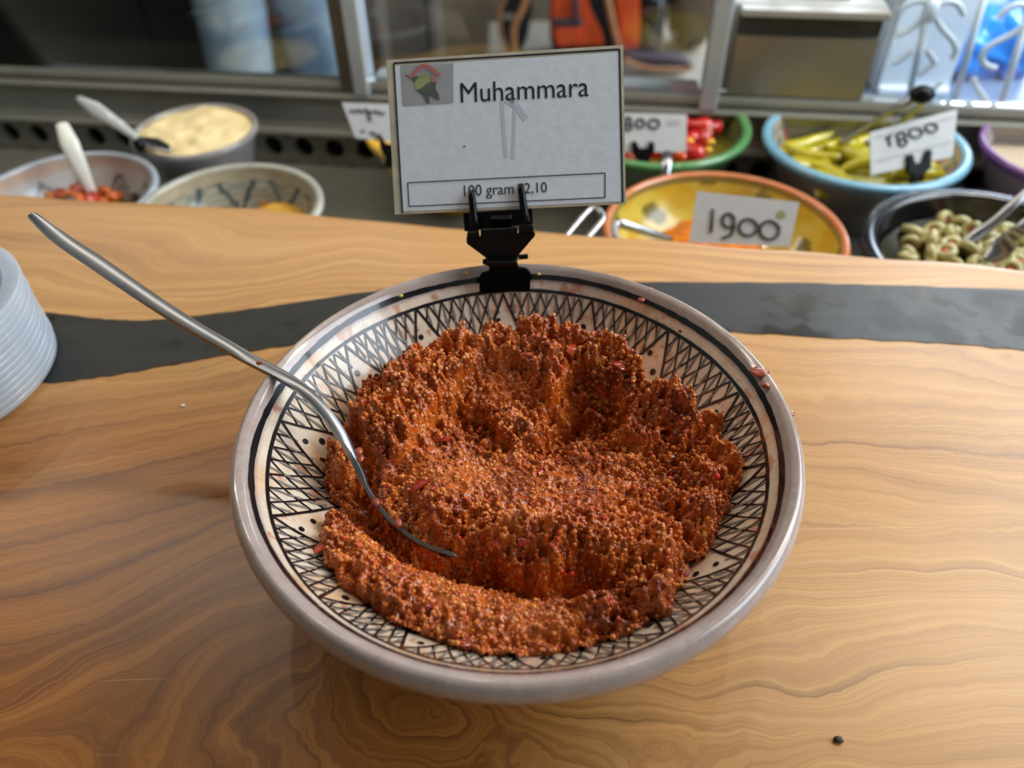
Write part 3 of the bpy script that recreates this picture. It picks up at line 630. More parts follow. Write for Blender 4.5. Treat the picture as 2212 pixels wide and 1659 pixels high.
# ------------------------------------------------------------------ the spoon in the muhammara
def sp(x, y, z): return at(x, y, z)
tipd = ray(60, 468); tip = CAM + tipd * 0.400
LE = [tip, CAM + ray(110, 517) * 0.402, CAM + ray(200, 580) * 0.404, CAM + ray(320, 661) * 0.403, CAM + ray(420, 722) * 0.400, CAM + ray(520, 778) * 0.3945, at(640, 845, .0795), at(722, 935, .0710), at(768, 1005, .0600), at(795, 1060, .0530), at(840, 1120, .0465), at(905, 1170, .0430), at(975, 1196, .0425), at(1020, 1200, .0365)]
WID = [.004, .0075, .0085, .0078, .0070, .0062, .0056, .0052, .0054, .009, .017, .024, .024, .010]
path = smooth_path(LE, 6)
wid = np.interp(np.linspace(0, len(LE) - 1, len(path)), range(len(LE)), WID)
v = []; f = []; m = 9
for i, p in enumerate(path):
    t = (path[min(i + 1, len(path) - 1)] - path[max(i - 1, 0)]).normalized()
    s = Vector((t.y, -t.x, 0)).normalized(); s = -s if s.x + s.y < 0 else s         # across the handle, away from the camera
    if s.y < 0: s = -s
    k = i / (len(path) - 1); tw = max(0, min(1, (k - 0.50) / 0.14)); s = (s * (1 - tw) + ((p - CAM).normalized() + Vector((.12, .0, 0))).normalized() * tw); s = (s - t * s.dot(t)).normalized()
    n = s.cross(t).normalized(); n = n if n.z > 0 else -n
    k = i / (len(path) - 1); cup = max(0, min(1, (k - 0.66) / 0.12)) * 0.09
    th = 0.0013 if k < 0.66 else 0.00085
    for j in range(m):
        u_ = j / (m - 1); hgt = -cup * wid[i] * (1 - (2 * u_ - 1) ** 2) + (0.0007 * (1 - (2 * u_ - 1) ** 2) if cup == 0 else 0)
        v.append(p + s * (wid[i] * u_) + n * (hgt + th))
    for j in range(m - 1, -1, -1):
        u_ = j / (m - 1); hgt = -cup * wid[i] * (1 - (2 * u_ - 1) ** 2)
        v.append(p + s * (wid[i] * u_) + n * (hgt - th))
R_ = 2 * m
for i in range(len(path) - 1):
    for j in range(R_): f.append((i * R_ + j, i * R_ + (j + 1) % R_, (i + 1) * R_ + (j + 1) % R_, (i + 1) * R_ + j))
f += [tuple(range(R_ - 1, -1, -1)), tuple((len(path) - 1) * R_ + j for j in range(R_))]
spoon = MB().add(v, f).build('spoon', SPSTEEL, None, True, origin=tuple(path[0]), sharp=50)
tag(spoon, 'long stainless steel spoon stuck in the muhammara, its handle over the bowl rim', 'spoon')
sb_ = spoon.modifiers.new('round', 'BEVEL'); sb_.width = 0.0006 * U; sb_.segments = 2; sb_.limit_method = 'ANGLE'
p = at(557, 742, 0.0815); MB().add(*g_ball(CAM + ray(562, 784) * 0.3885, (.0022, .0012, .0009), None, 8, 5)).build('food_smear', SMEAR, spoon)
for (x, y, z) in ((778, 990, .0640), (812, 1085, .0525), (860, 1130, .0480), (775, 975, .0665)):
    p = at(x, y, z); MB().add(*g_ball(p, (.0020, .0026, .0012), None, 8, 5)).build('food_smear', SMEAR, spoon)

# ------------------------------------------------------------------ the sign on the bowl and its clip
BL, BR, TL = Vector((-0.0665, 0.1349, 0.1077)), Vector((0.063, 0.1271, 0.1164)), Vector((-0.0685, 0.1833, 0.1759))
EX = (BR - BL).normalized(); EY = (TL - BL); EY = (EY - EX * EY.dot(EX)).normalized(); EN = EX.cross(EY)
cw, chh = (BR - BL).length, (TL - BL).length
def on_card(x, y, off=0.0): return at_p(x, y, BL, EN) + EN * off
card = thing('price_sign', tuple(BL.lerp(BR, .5)), 'laminated white sign reading Muhammara, held above the hatched bowl by a black clip', 'sign')
ct = 0.0022
MB().add(*g_prism([BL, BR, BR + EY * chh, BL + EY * chh], EN * -ct)).build('laminate', PAPEREDGE, card, False)
ins4 = [on_card(x, y, .0001) for x, y in ((838, 463), (1350, 438), (1343, 104), (840, 138))]
def inset(k): return [BL + EX * (k * 1.2) + EY * (k * .4) + EN * .0002, BR - EX * k * .4 + EY * k * .4 + EN * .0002, BR + EY * (chh - k) - EX * k * .4 + EN * .0002, BL + EX * (k * 1.2) + EY * (chh - k) + EN * .0002]
MB().add(inset(.0035), [(0, 1, 2, 3)]).build('paper', PAPER, card, False)
def px_line(mb, pts, w_, off=.0004):
    P = [on_card(x, y, off) for x, y in pts]; mb.add(*g_ribbon(P, w_, lambda i: EN))
fr = MB(); px_line(fr, [(870, 461), (851, 137), ], .0009); px_line(fr, [(851, 137), (1338, 107)], .0010); px_line(fr, [(1338, 107), (1345, 437)], .0010)
fr.build('printed_border', PRINT, card, False)
fr = MB(); bx = [(881, 395), (1307, 374), (1307, 427), (884, 446)]
for i in range(4): px_line(fr, [bx[i], bx[(i + 1) % 4]], .0006)
fr.build('printed_box', PRINT, card, False)
def text_verts(s, size):
    c = bpy.data.curves.new('t', 'FONT'); c.body = s; c.size = size; c.resolution_u = 4
    o = bpy.data.objects.new('t', c); COL.objects.link(o); bpy.context.view_layer.update()
    me = bpy.data.meshes.new_from_object(o.evaluated_get(bpy.context.evaluated_depsgraph_get()))
    v = [(p.co.x, p.co.y) for p in me.vertices]; f = [tuple(q.vertices) for q in me.polygons]
    bpy.data.objects.remove(o); bpy.data.curves.remove(c); bpy.data.meshes.remove(me); return v, f
def lettering(s, p0, p1, parent, name='lettering', mat=PRINT, off=.0004, hgt=1.0, up=None, nrm=None, thick=0):   # runs from p0 to p1
    v, f = text_verts(s, 1.0); x0 = min(a for a, _ in v); x1 = max(a for a, _ in v); k = (p1 - p0).length / (x1 - x0); d = (p1 - p0).normalized(); nn = nrm or EN; u2 = nn.cross(d).normalized()
    return MB().add([p0 + d * ((a - x0) * k) + u2 * (b * k * hgt) + nn * off for a, b in v], f).build(name, mat, parent, False)
lettering('Muhammara', on_card(996, 222), on_card(1272, 208), card, hgt=1.06)
lettering('100 gram', on_card(1003, 424), on_card(1110, 419), card, hgt=1.1)
lettering('2,10', on_card(1134, 418), on_card(1182, 415.5), card, hgt=1.1)
pic = [on_card(x, y, .0004) for x, y in ((871, 229), (980, 222), (979, 137), (866, 142))]
MB().add(pic, [(0, 1, 2, 3)]).build('picture_ground', PRINTGREY, card, False)
def poly(pts, mat, name, off): MB().add([on_card(x, y, off) for x, y in pts], [tuple(range(len(pts)))]).build(name, mat, card, False)
def L6(pts): return [(840 + x * 0.07233, 120 + y * 0.07233) for x, y in pts]
poly(L6([(700, 640), (930, 620), (860, 720), (780, 820), (640, 660)]), PRINTDARK, 'emblem_leaf', .0006)
poly(L6([(480, 605), (505, 575), (600, 610), (600, 640)]), PRINTDARK, 'emblem_stem', .0006)
el = [(1095 + 325 * math.cos(k * PI / 14) * (1.0 if k < 99 else 1), 855 + 300 * math.sin(k * PI / 14)) for k in range(28)]
poly(L6(el), PRINTGREEN, 'emblem_olive', .0006)
poly(L6([(840, 1045), (960, 1120), (1100, 1165), (1260, 1130), (1390, 1000), (1420, 800), (1180, 820), (1000, 960)]), PRINTDARK, 'emblem_shade', .0007)
poly(L6([(1345 + 80 * math.cos(k * PI / 7), 710 + 110 * math.sin(k * PI / 7)) for k in range(14)]), PRINTPINK, 'emblem_spot', .0008)
poly(L6([(1000, 1150), (1215, 1140), (1225, 1440), (1150, 1430), (1080, 1260)]), PRINTDARK, 'emblem_leaf', .0007)
poly(L6([(1225, 1165), (1390, 980), (1490, 1150), (1525, 1350), (1400, 1290)]), PRINTDARK, 'emblem_leaf', .0007)
mb = MB(); P = [on_card(*q, .0009) for q in L6([(640, 670), (1000, 310), (1120, 310), (1550, 600)])]; mb.add(*g_ribbon(P, .0019, lambda i: EN)); mb.build('emblem_roof', PRINTRED, card, False)
gm = MB()
for pts, w_ in (([(1084, 215), (1088, 280), (1093, 340)], .0020), ([(1112, 230), (1110, 290), (1108, 345)], .0018), ([(1100, 212), (1120, 235), (1136, 258)], .0034), ([(1090, 215), (1108, 225)], .003)): px_line(gm, pts, w_, .0003)
gm.build('show_through_mark', GHOST, card, False)
p = on_card(1004, 316, .0004); MB().add(*g_ball(p, (.0007, .0006, .0005), None, 8, 5)).build('food_smear', SMEAR, card)

def cl(x, y, P0, N): return at_p(x, y, P0, N)
clip = thing('sign_clip', (0, .122, .08), 'black plastic clip biting the far rim of the hatched bowl', 'clip')
def plate(pts, P0, N, th, name, par=clip, mat=BLACK, bev=.0006):
    N = Vector(N).normalized(); P = [cl(x, y, P0, N) for x, y in pts]
    o = MB().add(*g_prism(P, N * -th)).build(name, mat, par, False)
    b = o.modifiers.new('round', 'BEVEL'); b.width = bev * U; b.segments = 2; b.limit_method = 'ANGLE'; return o
VN = Vector((0, -1, 0)); P_J = Vector((0, .1115, .075)); P_H = Vector((0, .1185, .0975)); N_H = Vector((0, -1, .25)); P_U = BL + EN * .0008
plate([(1036, 634), (1145, 630), (1147, 592), (1138, 582), (1120, 579), (1118, 570), (1058, 573), (1056, 588), (1040, 592), (1035, 602)], P_J, VN, .0022, 'jaw', clip, MATTE)
plate([(1050, 575), (1117, 572), (1120, 552), (1156, 510), (1156, 503), (1007, 515), (1008, 527), (1050, 558)], P_H, N_H, .0030, 'hinge_plate')
plate([(1003, 500), (1152, 484), (1150, 450), (999, 459)], P_U - EN * .0040, EN, .0030, 'backing_plate')
plate([(1038, 520), (1118, 512), (1118, 492), (1038, 497)], P_H + Vector((0, -.001, 0)), N_H, .0030, 'hinge_bar')
plate([(1008, 517), (1036, 513), (1034, 500), (1009, 503)], P_H, N_H, .0036, 'hinge_knuckle'); plate([(1120, 506), (1153, 503), (1152, 488), (1121, 491)], P_H, N_H, .0036, 'hinge_knuckle')
for a_, b_ in (((1019, 412), (1027, 490)), ((1125, 398), (1136, 480))):
    pth = [on_card(a_[0] + (b_[0] - a_[0]) * k / 5, a_[1] + (b_[1] - a_[1]) * k / 5, .0022) for k in range(6)]
    mb = MB().add(*g_tube(pth, [.0016, .0021, .0021, .0022, .0024, .0026], 10)); mb.build('prong', BLACK, clip)
plate([(1120, 562), (1141, 560), (1141, 551), (1120, 553)], P_H, N_H, .003, 'pin'); plate([(1043, 572), (1052, 574), (1054, 560), (1042, 563)], P_H, N_H, .003, 'pin')
c0 = cl(1085, 571, P_J, VN)
MB().add(*g_box((c0.x, .1235, c0.z + .0005), (.0165, .026, .0030), .0006)).build('bridge', BLACK, clip, False)
MB().add(*g_box((c0.x, .1365, c0.z - .012), (.0165, .0025, .026), .0006)).build('jaw', BLACK, clip, False)
MB().add(*g_box((c0.x, .1275, c0.z + .010), (.012, .004, .022), .0006)).build('spring_block', BLACK, clip, False)

# ------------------------------------------------------------------ stack of clear lids
def M_lid():
    t = NT('frosted_clear_plastic'); t.set(Roughness=0.2, Specular_IOR_Level=0.6, Coat_Weight=0.5, Coat_Roughness=0.08); t.base(t.ramp(t.noise(40), [(0.3, srgb(226, 232, 238)), (0.7, srgb(240, 244, 248))]))
    tl = t.n('ShaderNodeBsdfTranslucent'); tl.inputs[0].default_value = srgb(240, 245, 250); tr = t.n('ShaderNodeBsdfTransparent'); tr.inputs[0].default_value = (0.95, 0.97, 1, 1)
    m1 = t.n('ShaderNodeMixShader'); m1.inputs[0].default_value = 0.5; t.l(t.b.outputs[0], m1.inputs[1]); t.l(tl.outputs[0], m1.inputs[2])
    m2 = t.n('ShaderNodeMixShader'); m2.inputs[0].default_value = 0.48; t.l(m1.outputs[0], m2.inputs[1]); t.l(tr.outputs[0], m2.inputs[2]); t.l(m2.outputs[0], t.out.inputs['Surface']); return t.m
LIDM = M_lid(); LC = (-0.3790, 0.1210); LR = 0.0758; NL = 13
lp = [(.0755, .0), (.0760, .0003), (.0762, .0030), (.0757, .0036), (.0715, .0036), (.0700, .0032), (.0660, .0030), (.0648, -.0006), (.0630, -.0020), (.0300, -.0021), (.0005, -.0021)]
ORD = ['topmost', 'second', 'third', 'fourth', 'fifth', 'sixth', 'seventh', 'eighth', 'ninth', 'tenth', 'eleventh', 'twelfth', 'lowest']
lid0 = MB().add(*g_lathe(lp + [(r, z - .0006) for r, z in lp[::-1]], 72, (LC[0], LC[1], .003))).build('clear_plastic_cover', LIDM, None, True, origin=(LC[0], LC[1], .003), sharp=40)
for i in range(NL):
    o = lid0 if i == 0 else lid0.copy()
    if i: COL.objects.link(o)
    o.location = (LC[0] + random.uniform(-.0005, .0005), LC[1] + random.uniform(-.0005, .0005), 0.0030 + i * .0044)
    k = NL - 1 - i
    tag(o, ('clear frosted plastic lid, %s of the stack left of the bowl' % ORD[k]) if k in (0, NL - 1) else 'clear frosted plastic lid, %s from the top of the stack left of the bowl' % ORD[k], 'lid', 'clear plastic lids stacked on the counter')

# crumbs on the counter
CRUMBW = M_plain('white_crumb', (226, 222, 210), 0.6); CRUMBB = M_plain('brown_fleck', (52, 36, 22), 0.6)
for x, y, r_, m_, lb in ((394, 876, .0011, CRUMBW, 'white crumb on the bare wood between the lid stack and the bowl'), (1811, 1598, .0018, CRUMBB, 'dark husk fleck on the wood at the lower right')):
    p = at(x, y, r_ * .5); v, f = g_ball(p, (r_ * 1.3, r_ * .9, r_ * .6), None, 8, 6); v = [Vector(q) + Vector((random.uniform(-1, 1), random.uniform(-1, 1), random.uniform(-.3, .6))) * r_ * .2 for q in v]
    tag(MB().add(v, f).build('crumb', m_, None, True, origin=tuple(p)), lb, 'crumb')

# ------------------------------------------------------------------ the display case behind the counter
A0 = Vector((-0.6849, 0.7571, 0)); TH = math.radians(-8.289); TT = Vector((math.cos(TH), math.sin(TH), 0)); NN = Vector((-TT.y, TT.x, 0))
def cs(s, off, z): return A0 + TT * s + NN * off + Vector((0, 0, z))
MC = Matrix((TT, NN, Vector((0, 0, 1)))).transposed()
def cbox(s0, s1, o0, o1, z0, z1, bev=0.0): return g_box(cs((s0 + s1) / 2, (o0 + o1) / 2, (z0 + z1) / 2), (s1 - s0, o1 - o0, z1 - z0), bev, MC)
def s_of(p): return (p - A0).dot(TT)
def on_case(x, y, off=0.0): return at_p(x, y, A0 + NN * off, NN)
case = thing('display_case', tuple(cs(.5, 0, -.16)), 'steel refrigerated display case well with a row of round vent holes', 'display case')
SA, SB = -0.75, 1.95
MB().add(*cbox(SA, SB, -.80, .002, -.160, -.1455)).build('well_floor', BRUSHEDD, case, False)
pr = [(0.0, -.1455), (0.0, -.143), (.0, -.105), (-.004, -.104), (-.006, -.100), (-.004, -.0965), (.002, -.096), (.010, -.069), (.010, -.0545), (-.002, -.0545), (-.004, -.052), (-.002, -.0490), (.016, -.0488), (.016, -.046), (.006, -.046), (.004, -.040), (.006, -.0350), (.022, -.0350), (.022, -.16), (.0, -.16)]
mb = MB(); n = len(pr) 
hp = [(o_, z_) for o_, z_ in pr[2:]]
v = [cs(SA, o_, z_) for o_, z_ in hp] + [cs(SB, o_, z_) for o_, z_ in hp]; k = len(hp); mb.add(v, [(i, i + 1, k + i + 1, k + i) for i in range(k - 1)])
mb.build('back_ledge', BRUSHED, case, False)
# perforated strip: real round holes
mb = MB(); pitch = 0.0415; s0 = s_of(at(62, 281, -.120)) % pitch; ns_ = int((SB - SA) / pitch); hz_ = -.1215; HR = .0128
for i in range(ns_):
    sc_ = SA + s0 + i * pitch + pitch / 2 - pitch; ring_v = []; sq = []
    m_ = 24
    for kk in range(m_):
        a_ = 2 * PI * kk / m_; ca, sa = math.cos(a_), math.sin(a_); ring_v.append(cs(sc_ + HR * ca, 0, hz_ + HR * sa))
        t_ = min(pitch / 2 / max(abs(ca), 1e-6), (.0165 if sa > 0 else .0240) / max(abs(sa), 1e-6)); sq.append(cs(sc_ + t_ * ca, 0, hz_ + t_ * sa))
    inn = [q + NN * .012 for q in ring_v]
    vv = ring_v + sq + inn; ff = []
    for kk in range(m_):
        b_ = (kk + 1) % m_; ff += [(kk, b_, m_ + b_, m_ + kk), (b_, kk, 2 * m_ + kk, 2 * m_ + b_)]
    mb.add(vv, ff)
mb.build('vent_strip', BRUSHEDD, case, False)
MB().add(*cbox(SA, SB, .0125, .021, -.1450, -.0960)).build('duct', DARKHOLE, case, False)
MB().add(*cbox(SA, SB, -.80, -.785, -.1455, -.036)).build('front_wall', BRUSHEDD, case, False)
# glazing and frame posts
ALU = M_plain('pale_aluminium', (176, 188, 198), 0.35, metal=0.3, var=0.05)
GLASS = M_glass('case_glass', (236, 240, 240), 0.0); GLASS2 = M_glass('clear_glass', (252, 254, 255), 0.0)
JAMB = M_plain('grey_brown_jamb', (92, 84, 74), 0.5)
def glass(name, s0, s1, z0, z1, off, mat, label): 
    o = MB().add(*cbox(s0, s1, off - .003, off + .003, z0, z1)).build(name, mat, None, False, origin=tuple(cs((s0 + s1) / 2, off, z0))); return tag(o, label, 'glass pane')
sL = s_of(on_case(717, 100)); sP0 = s_of(on_case(736, 0)); sP1 = s_of(on_case(770, 0)); sR0 = s_of(on_case(1547, 0)); sR1 = s_of(on_case(1588, 0)); sB1 = s_of(on_case(1922, 60))
glass('glass_pane', SA, sL, -.034, .42, .012, GLASS, 'dark reflective glass pane behind the left of the display case')
glass('glass_pane', sP1, sR0, -.034, .42, .012, GLASS2, 'clear glass pane behind the Muhammara sign, backpack beyond it')
glass('glass_pane', sB1 + .004, SB, -.034, .42, .012, GLASS2, 'clear glass pane in front of the white scroll grille')
def post(name, s0, s1, o0, o1, z0, z1, mat, label):
    o = MB().add(*cbox(s0, s1, o0, o1, z0, z1, .002)).build(name, mat, None, False, origin=tuple(cs((s0 + s1) / 2, (o0 + o1) / 2, z0))); return tag(o, label, 'frame post')
post('frame_post', sL, sP0, .004, .03, -.049, .42, JAMB, 'dark brown upright beside the pale post at the dark glass')
post('frame_post', sP0, sP1, -.004, .028, -.049, .42, ALU, 'pale blue-white upright between dark glass and clear glass')
post('frame_post', sR0, sR1, -.004, .028, -.049, .42, ALU, 'pale grey upright beside the steel cabinet')
# ledge behind the clear pane
LEDGE = M_plain('pale_ledge', (186, 192, 196), 0.4, var=0.06)
o = MB().add(*cbox(sP1, sR0, .0235, .055, -.060, -.0345, .003)).build('ledge', LEDGE, None, False, origin=tuple(cs(.7, .09, -.06))); tag(o, 'pale ledge under the clear glass behind the Muhammara sign', 'ledge')
# steel cabinet
cab = thing('steel_cabinet', tuple(cs((sR1 + sB1) / 2, .15, -.045)), 'brushed steel cabinet with a dark recessed front beside the white grille', 'cabinet')
TOPZ = on_case(1700, 22).z; BOTZ = -.034
MIRROR = M_plain('cabinet_front', (142, 136, 122), 0.3, metal=0.6, var=0.06, nscale=8); GREYM = M_plain('grey_enamel', (170, 168, 162), 0.4, metal=0.2, var=0.04)
MB().add(*cbox(sR1 + .002, sB1, .022, .32, BOTZ, TOPZ, .003)).build('housing', GREYM, cab, False)
MB().add(*cbox(sR1 + .010, sB1 - .004, .008, .0215, BOTZ + .001, TOPZ - .030)).build('front_panel', MIRROR, cab, False)
MB().add(*cbox(sR1 + .010, sB1 - .001, .002, .0215, TOPZ - .0085, TOPZ - .001, .001)).build('top_lip', GREYM, cab, False)
MB().add(*cbox(sR1 + .010, sB1 - .003, .016, .0218, TOPZ - .0299, TOPZ - .009)).build('shadow_gap', M_plain('dark_gap', (70, 68, 62), 0.6), cab, False)
# crumpled bag of crisps-like packet on the cabinet
BAGM = NT('white_printed_film'); BAGM.set(Roughness=0.25, Coat_Weight=0.4); BAGM.base(BAGM.ramp(BAGM.noise(9, 2), [(0.45, srgb(214, 220, 240)), (0.56, srgb(236, 238, 246)), (0.64, srgb(226, 120, 96))])); BAGM = BAGM.m
b0 = on_case(1655, 18, .05); b1 = on_case(1830, 20, .05); nx_, ny_ = 26, 14; v = []
for j in range(ny_):
    for i in range(nx_):
        uu, ww = i / (nx_ - 1), j / (ny_ - 1); e_ = min(1, 6 * min(uu, 1 - uu)) * min(1, 6 * min(ww, 1 - ww))
        p = b0.lerp(b1, uu) + NN * (ww * .16 - .010) ; v.append(Vector((p.x, p.y, TOPZ + .002 + e_ * (.018 + .010 * math.sin(uu * 9 + ww * 5) * math.sin(ww * 8)))))
f = [(j * nx_ + i, j * nx_ + i + 1, (j + 1) * nx_ + i + 1, (j + 1) * nx_ + i) for j in range(ny_ - 1) for i in range(nx_ - 1)]
n0 = len(v); v += [Vector((q.x, q.y, TOPZ + .001)) for q in v]; f += [tuple(n0 + i for i in q[::-1]) for q in f]
tag(MB().add(v, f).build('plastic_packet', BAGM, None, True, origin=tuple(b0)), 'white and red plastic packet lying on the steel cabinet', 'packet')

# white scroll grille, sill and what stands on it
SILLZ = -.105
SILLM = M_plain('blue_grey_sill', (104, 124, 152), 0.35, var=0.1, nscale=8)
o = MB().add(*cbox(sB1 - .02, SB + .2, .025, 1.1, SILLZ - .05, SILLZ)).build('window_sill', SILLM, None, False, origin=tuple(cs(1.5, .5, SILLZ - .05))); tag(o, 'blue-grey sill behind the white scroll grille', 'sill')
gri = thing('scroll_grille', tuple(cs(1.4, .10, SILLZ)), 'white wrought iron grille with scrolls in front of the bright window', 'grille')
GO = .10; GPL = A0 + NN * GO
def gp_(x, y): return at_p(x, y, GPL, NN)
BAR = .0042
for x0, y0, x1, y1 in ((2018, -40, 1962, 215), (2136, -40, 2056, 235), (2222, 30, 2158, 240)):
    MB().add(*g_tube([gp_(x0, y0), gp_(x1, y1)], BAR, 8)).build('bar', WHITEPAINT, gri)
MB().add(*cbox(sB1, SB, GO - .006, GO + .006, gp_(1960, 222).z - .004, gp_(1960, 222).z + .004)).build('bottom_rail', WHITEPAINT, gri, False)
MB().add(*cbox(sB1, SB, GO - .006, GO + .006, .30, .31)).build('top_rail', WHITEPAINT, gri, False)
def scroll(pts): MB().add(*g_tube(smooth_path([gp_(1860 + x * .1591, y * .1591) for x, y in pts], 6), BAR * .9, 8)).build('scroll', WHITEPAINT, gri)
scroll([(530, 160), (600, 80), (730, 20), (850, 20), (910, 90), (860, 220), (760, 330), (640, 410), (480, 480)])
scroll([(1390, 200), (1330, 80), (1230, 25), (1110, 40), (1010, 110), (1020, 250), (1110, 400), (1230, 530), (1290, 650), (1270, 740), (1230, 800)])
scroll([(1860, 250), (1950, 150), (2060, 80), (2160, 60), (2280, 100)])
scroll([(2212, 360), (2000, 490), (1800, 590), (1680, 690), (1640, 800), (1700, 890), (1830, 930)])
scroll([(700, 680), (600, 760), (500, 830), (420, 860)]); scroll([(900, 690), (960, 780), (1000, 850), (900, 930), (780, 1030)])
scroll([(1530, 1060), (1550, 1160), (1640, 1290), (1750, 1450)]); scroll([(1100, 1120), (1000, 1180), (900, 1200)])
MB().add(*g_ball(gp_(1860 + 950 * .1591, 150 * .1591), (.010, .008, .014))).build('collar', WHITEPAINT, gri)
CORR = NT('white_ribbed_card'); CORR.set(Roughness=0.7); CORR.base(CORR.ramp(CORR.noise(12), [(0.3, srgb(222, 232, 242)), (0.7, srgb(240, 246, 250))])); CORR = CORR.m
wb = thing('white_carton', tuple(on_case(1970, 200, .26)), 'white ribbed carton standing behind the scroll grille beside the blue bag', 'carton')
q0 = at(1893, 204, SILLZ); q1 = at(2042, 207, SILLZ); dx = (q1 - q0); dx.z = 0; up = Vector((0, 0, .30)); ndir = Vector((-dx.y, dx.x, 0)).normalized(); pts = []
ncor = 44
for i in range(ncor + 1): pts.append(q0 + dx * (i / ncor) + ndir * (.0018 if i % 2 else 0))
MB().add(*g_prism(pts + [q0 + dx + ndir * .16, q0 + ndir * .16], up)).build('ribbed_body', CORR, wb, False)
MB().add(*g_box(q0 + dx * .5 + ndir * .0 + Vector((0, 0, .006)), (dx.length * 1.02, .012, .012), .003, Matrix((dx.normalized(), ndir, Vector((0, 0, 1)))).transposed())).build('bottom_fold', CORR, wb, False)
BLUE = NT('blue_plastic_film'); BLUE.set(Roughness=0.22, Coat_Weight=0.3, Subsurface_Weight=0.0); BLUE.base(BLUE.ramp(BLUE.noise(10, 3), [(0.35, srgb(22, 112, 205)), (0.6, srgb(58, 150, 232)), (0.75, srgb(140, 205, 248))])); BLUE = BLUE.m
def crumple(c, r, seed, amp=.22, u=40, vv=26, M=None):
    v, f = g_ball((0, 0, 0), (1, 1, 1), None, u, vv); out = []
    for p in v:
        d = 1 + amp * (math.sin(p[0] * 5 + seed) * math.sin(p[1] * 4.3 + seed * 2) + .6 * math.sin(p[2] * 9 + p[0] * 7 + seed) * .7 + .4 * abs(math.sin(p[1] * 11 + p[2] * 6)))
        q = Vector((p[0] * r[0] * d, p[1] * r[1] * d, max(p[2], -.75) * r[2] * d)); out.append(Vector(c) + (M @ q if M else q))
    return out, f
bc = at(2112, 180, SILLZ); bag = thing('plastic_bag', (bc.x, bc.y, SILLZ), 'crumpled blue and white plastic bag on the sill behind the scroll grille', 'bag')
MB().add(*crumple((bc.x + .012, bc.y + .05, SILLZ + .035), (.066, .05, .046), 1.3)).build('blue_film', BLUE, bag)
MB().add(*crumple((bc.x + .050, bc.y + .035, SILLZ + .050), (.035, .035, .062), 3.1)).build('blue_film', BLUE, bag)
WFILM = M_plain('white_plastic_film', (214, 230, 244), 0.3, var=0.08, nscale=20); MB().add(*crumple((bc.x + .02, bc.y + .09, SILLZ + .11), (.066, .045, .075), 5.2, .12)).build('white_film', WFILM, bag)

# ------------------------------------------------------------------ bowls in the case
CZ = -0.05; BH = 0.0955
def case_bowl(name, x, y, R, label, fn, lipw=.010, H=BH, z=CZ, foot=.42, depth=.80, ext=(120, 118, 112), mat=None, lipcol=None, nseg=200):
    root = thing(name, (x, y, z - H), label, 'bowl')
    outp = [(0, .004), (R * foot * .9, .004), (R * foot * .92, 0), (R * foot, 0), (R * foot * 1.02, H * .06), (R * .66, H * .32), (R * .82, H * .58), (R * .93, H * .84), (R * .965, H * .90), (R * .995, H * .925), (R, H * .965), (R * .985, H * .995)]
    ri = R - lipw; inp = [(R - lipw * .55, H), (ri, H * .985)]
    for k in range(1, 37): s = k / 36; inp.append((ri * math.cos(s * PI / 2) ** .9 + .0003, H * .985 - (H * depth) * math.sin(s * PI / 2) ** 1.05))
    prof_ = outp + inp; mb = MB().add(*g_lathe(prof_, nseg, (x, y, z - H))); o = mb.build('body', mat or CASEGLAZE, root, True); cols = []
    for j, (r, zz) in enumerate(prof_):
        for i in range(nseg):
            th = 2 * PI * i / nseg
            if j < 8: c = ext(th, zz / H) if callable(ext) else srgb(*ext)
            elif j < len(outp) + 2: c = srgb(*lipcol)
            else: c = fn(th, (j - len(outp) - 1) / 36.0)
            cols.append(c)
    vcol(o, cols); return root
CASEGLAZE = M_tint('case_bowl_glaze', 0.18, 0.5)
def pat_scallop(th, d):
    k = (th / (2 * PI) * 12) % 1.0; b = abs(k - .5) * 2
    if d < .12: return srgb(196, 176, 160)
    e_ = .20 + .32 * b ** 1.5
    if abs(d - e_) < .035 or abs(d - e_ - .10) < .03: return srgb(112, 122, 132)
    return srgb(206, 188, 168) if d > e_ else srgb(196, 194, 192)
def pat_lattice(th, d):
    if d < .13: return srgb(176, 166, 140)
    a_ = (th / (2 * PI) * 9 + d * 1.2) % 1.0; b = (th / (2 * PI) * 9 - d * 1.2) % 1.0
    if min(a_, b) < .12: return srgb(70, 82, 86)
    k = int((th / (2 * PI) * 18)) * 7 + int(d * 5) * 3
    h_ = (a_ - .55) ** 2 + (b - .55) ** 2
    if h_ < .03: return [srgb(206, 110, 100), srgb(204, 130, 60), srgb(110, 140, 150)][k % 3]
    return srgb(170, 166, 148) if (int(th * 60) + int(d * 30)) % 2 else srgb(140, 140, 128)
def pat_teal(th, d):
    if d < .10: return srgb(206, 190, 164)
    if d < .16: return srgb(150, 160, 160)
    k = (th / (2 * PI) * 14) % 1.0; z_ = .20 + .34 * abs(k - .5) * 2
    if abs(d - z_) < .05: return srgb(90, 130, 140)
    if d < z_ - .05 and abs(k) < .2: return srgb(186, 96, 70)
    return srgb(206, 184, 156)
def pat_orange(th, d):
    n_1 = math.sin(th * 7 + d * 9) * math.sin(th * 3 - d * 6)
    if d < .06: return srgb(130, 120, 70)
    if n_1 > .62: return srgb(120, 110, 40)
    return srgb(208, 184, 78) if n_1 > -.2 else srgb(204, 168, 52)
def flat_c(*c): return lambda th, d: srgb(*c)
hum = case_bowl('hummus_bowl', -.362, .600, .071, 'small grey bowl heaped with pale hummus at the vent holes', flat_c(176, 168, 150), .006, lipcol=(150, 146, 148), ext=lambda th, k: srgb(112, 112, 116) if .5 < k < .8 and (int(th * 30) % 2) else (srgb(136, 134, 138) if k > .45 else srgb(170, 164, 146)))
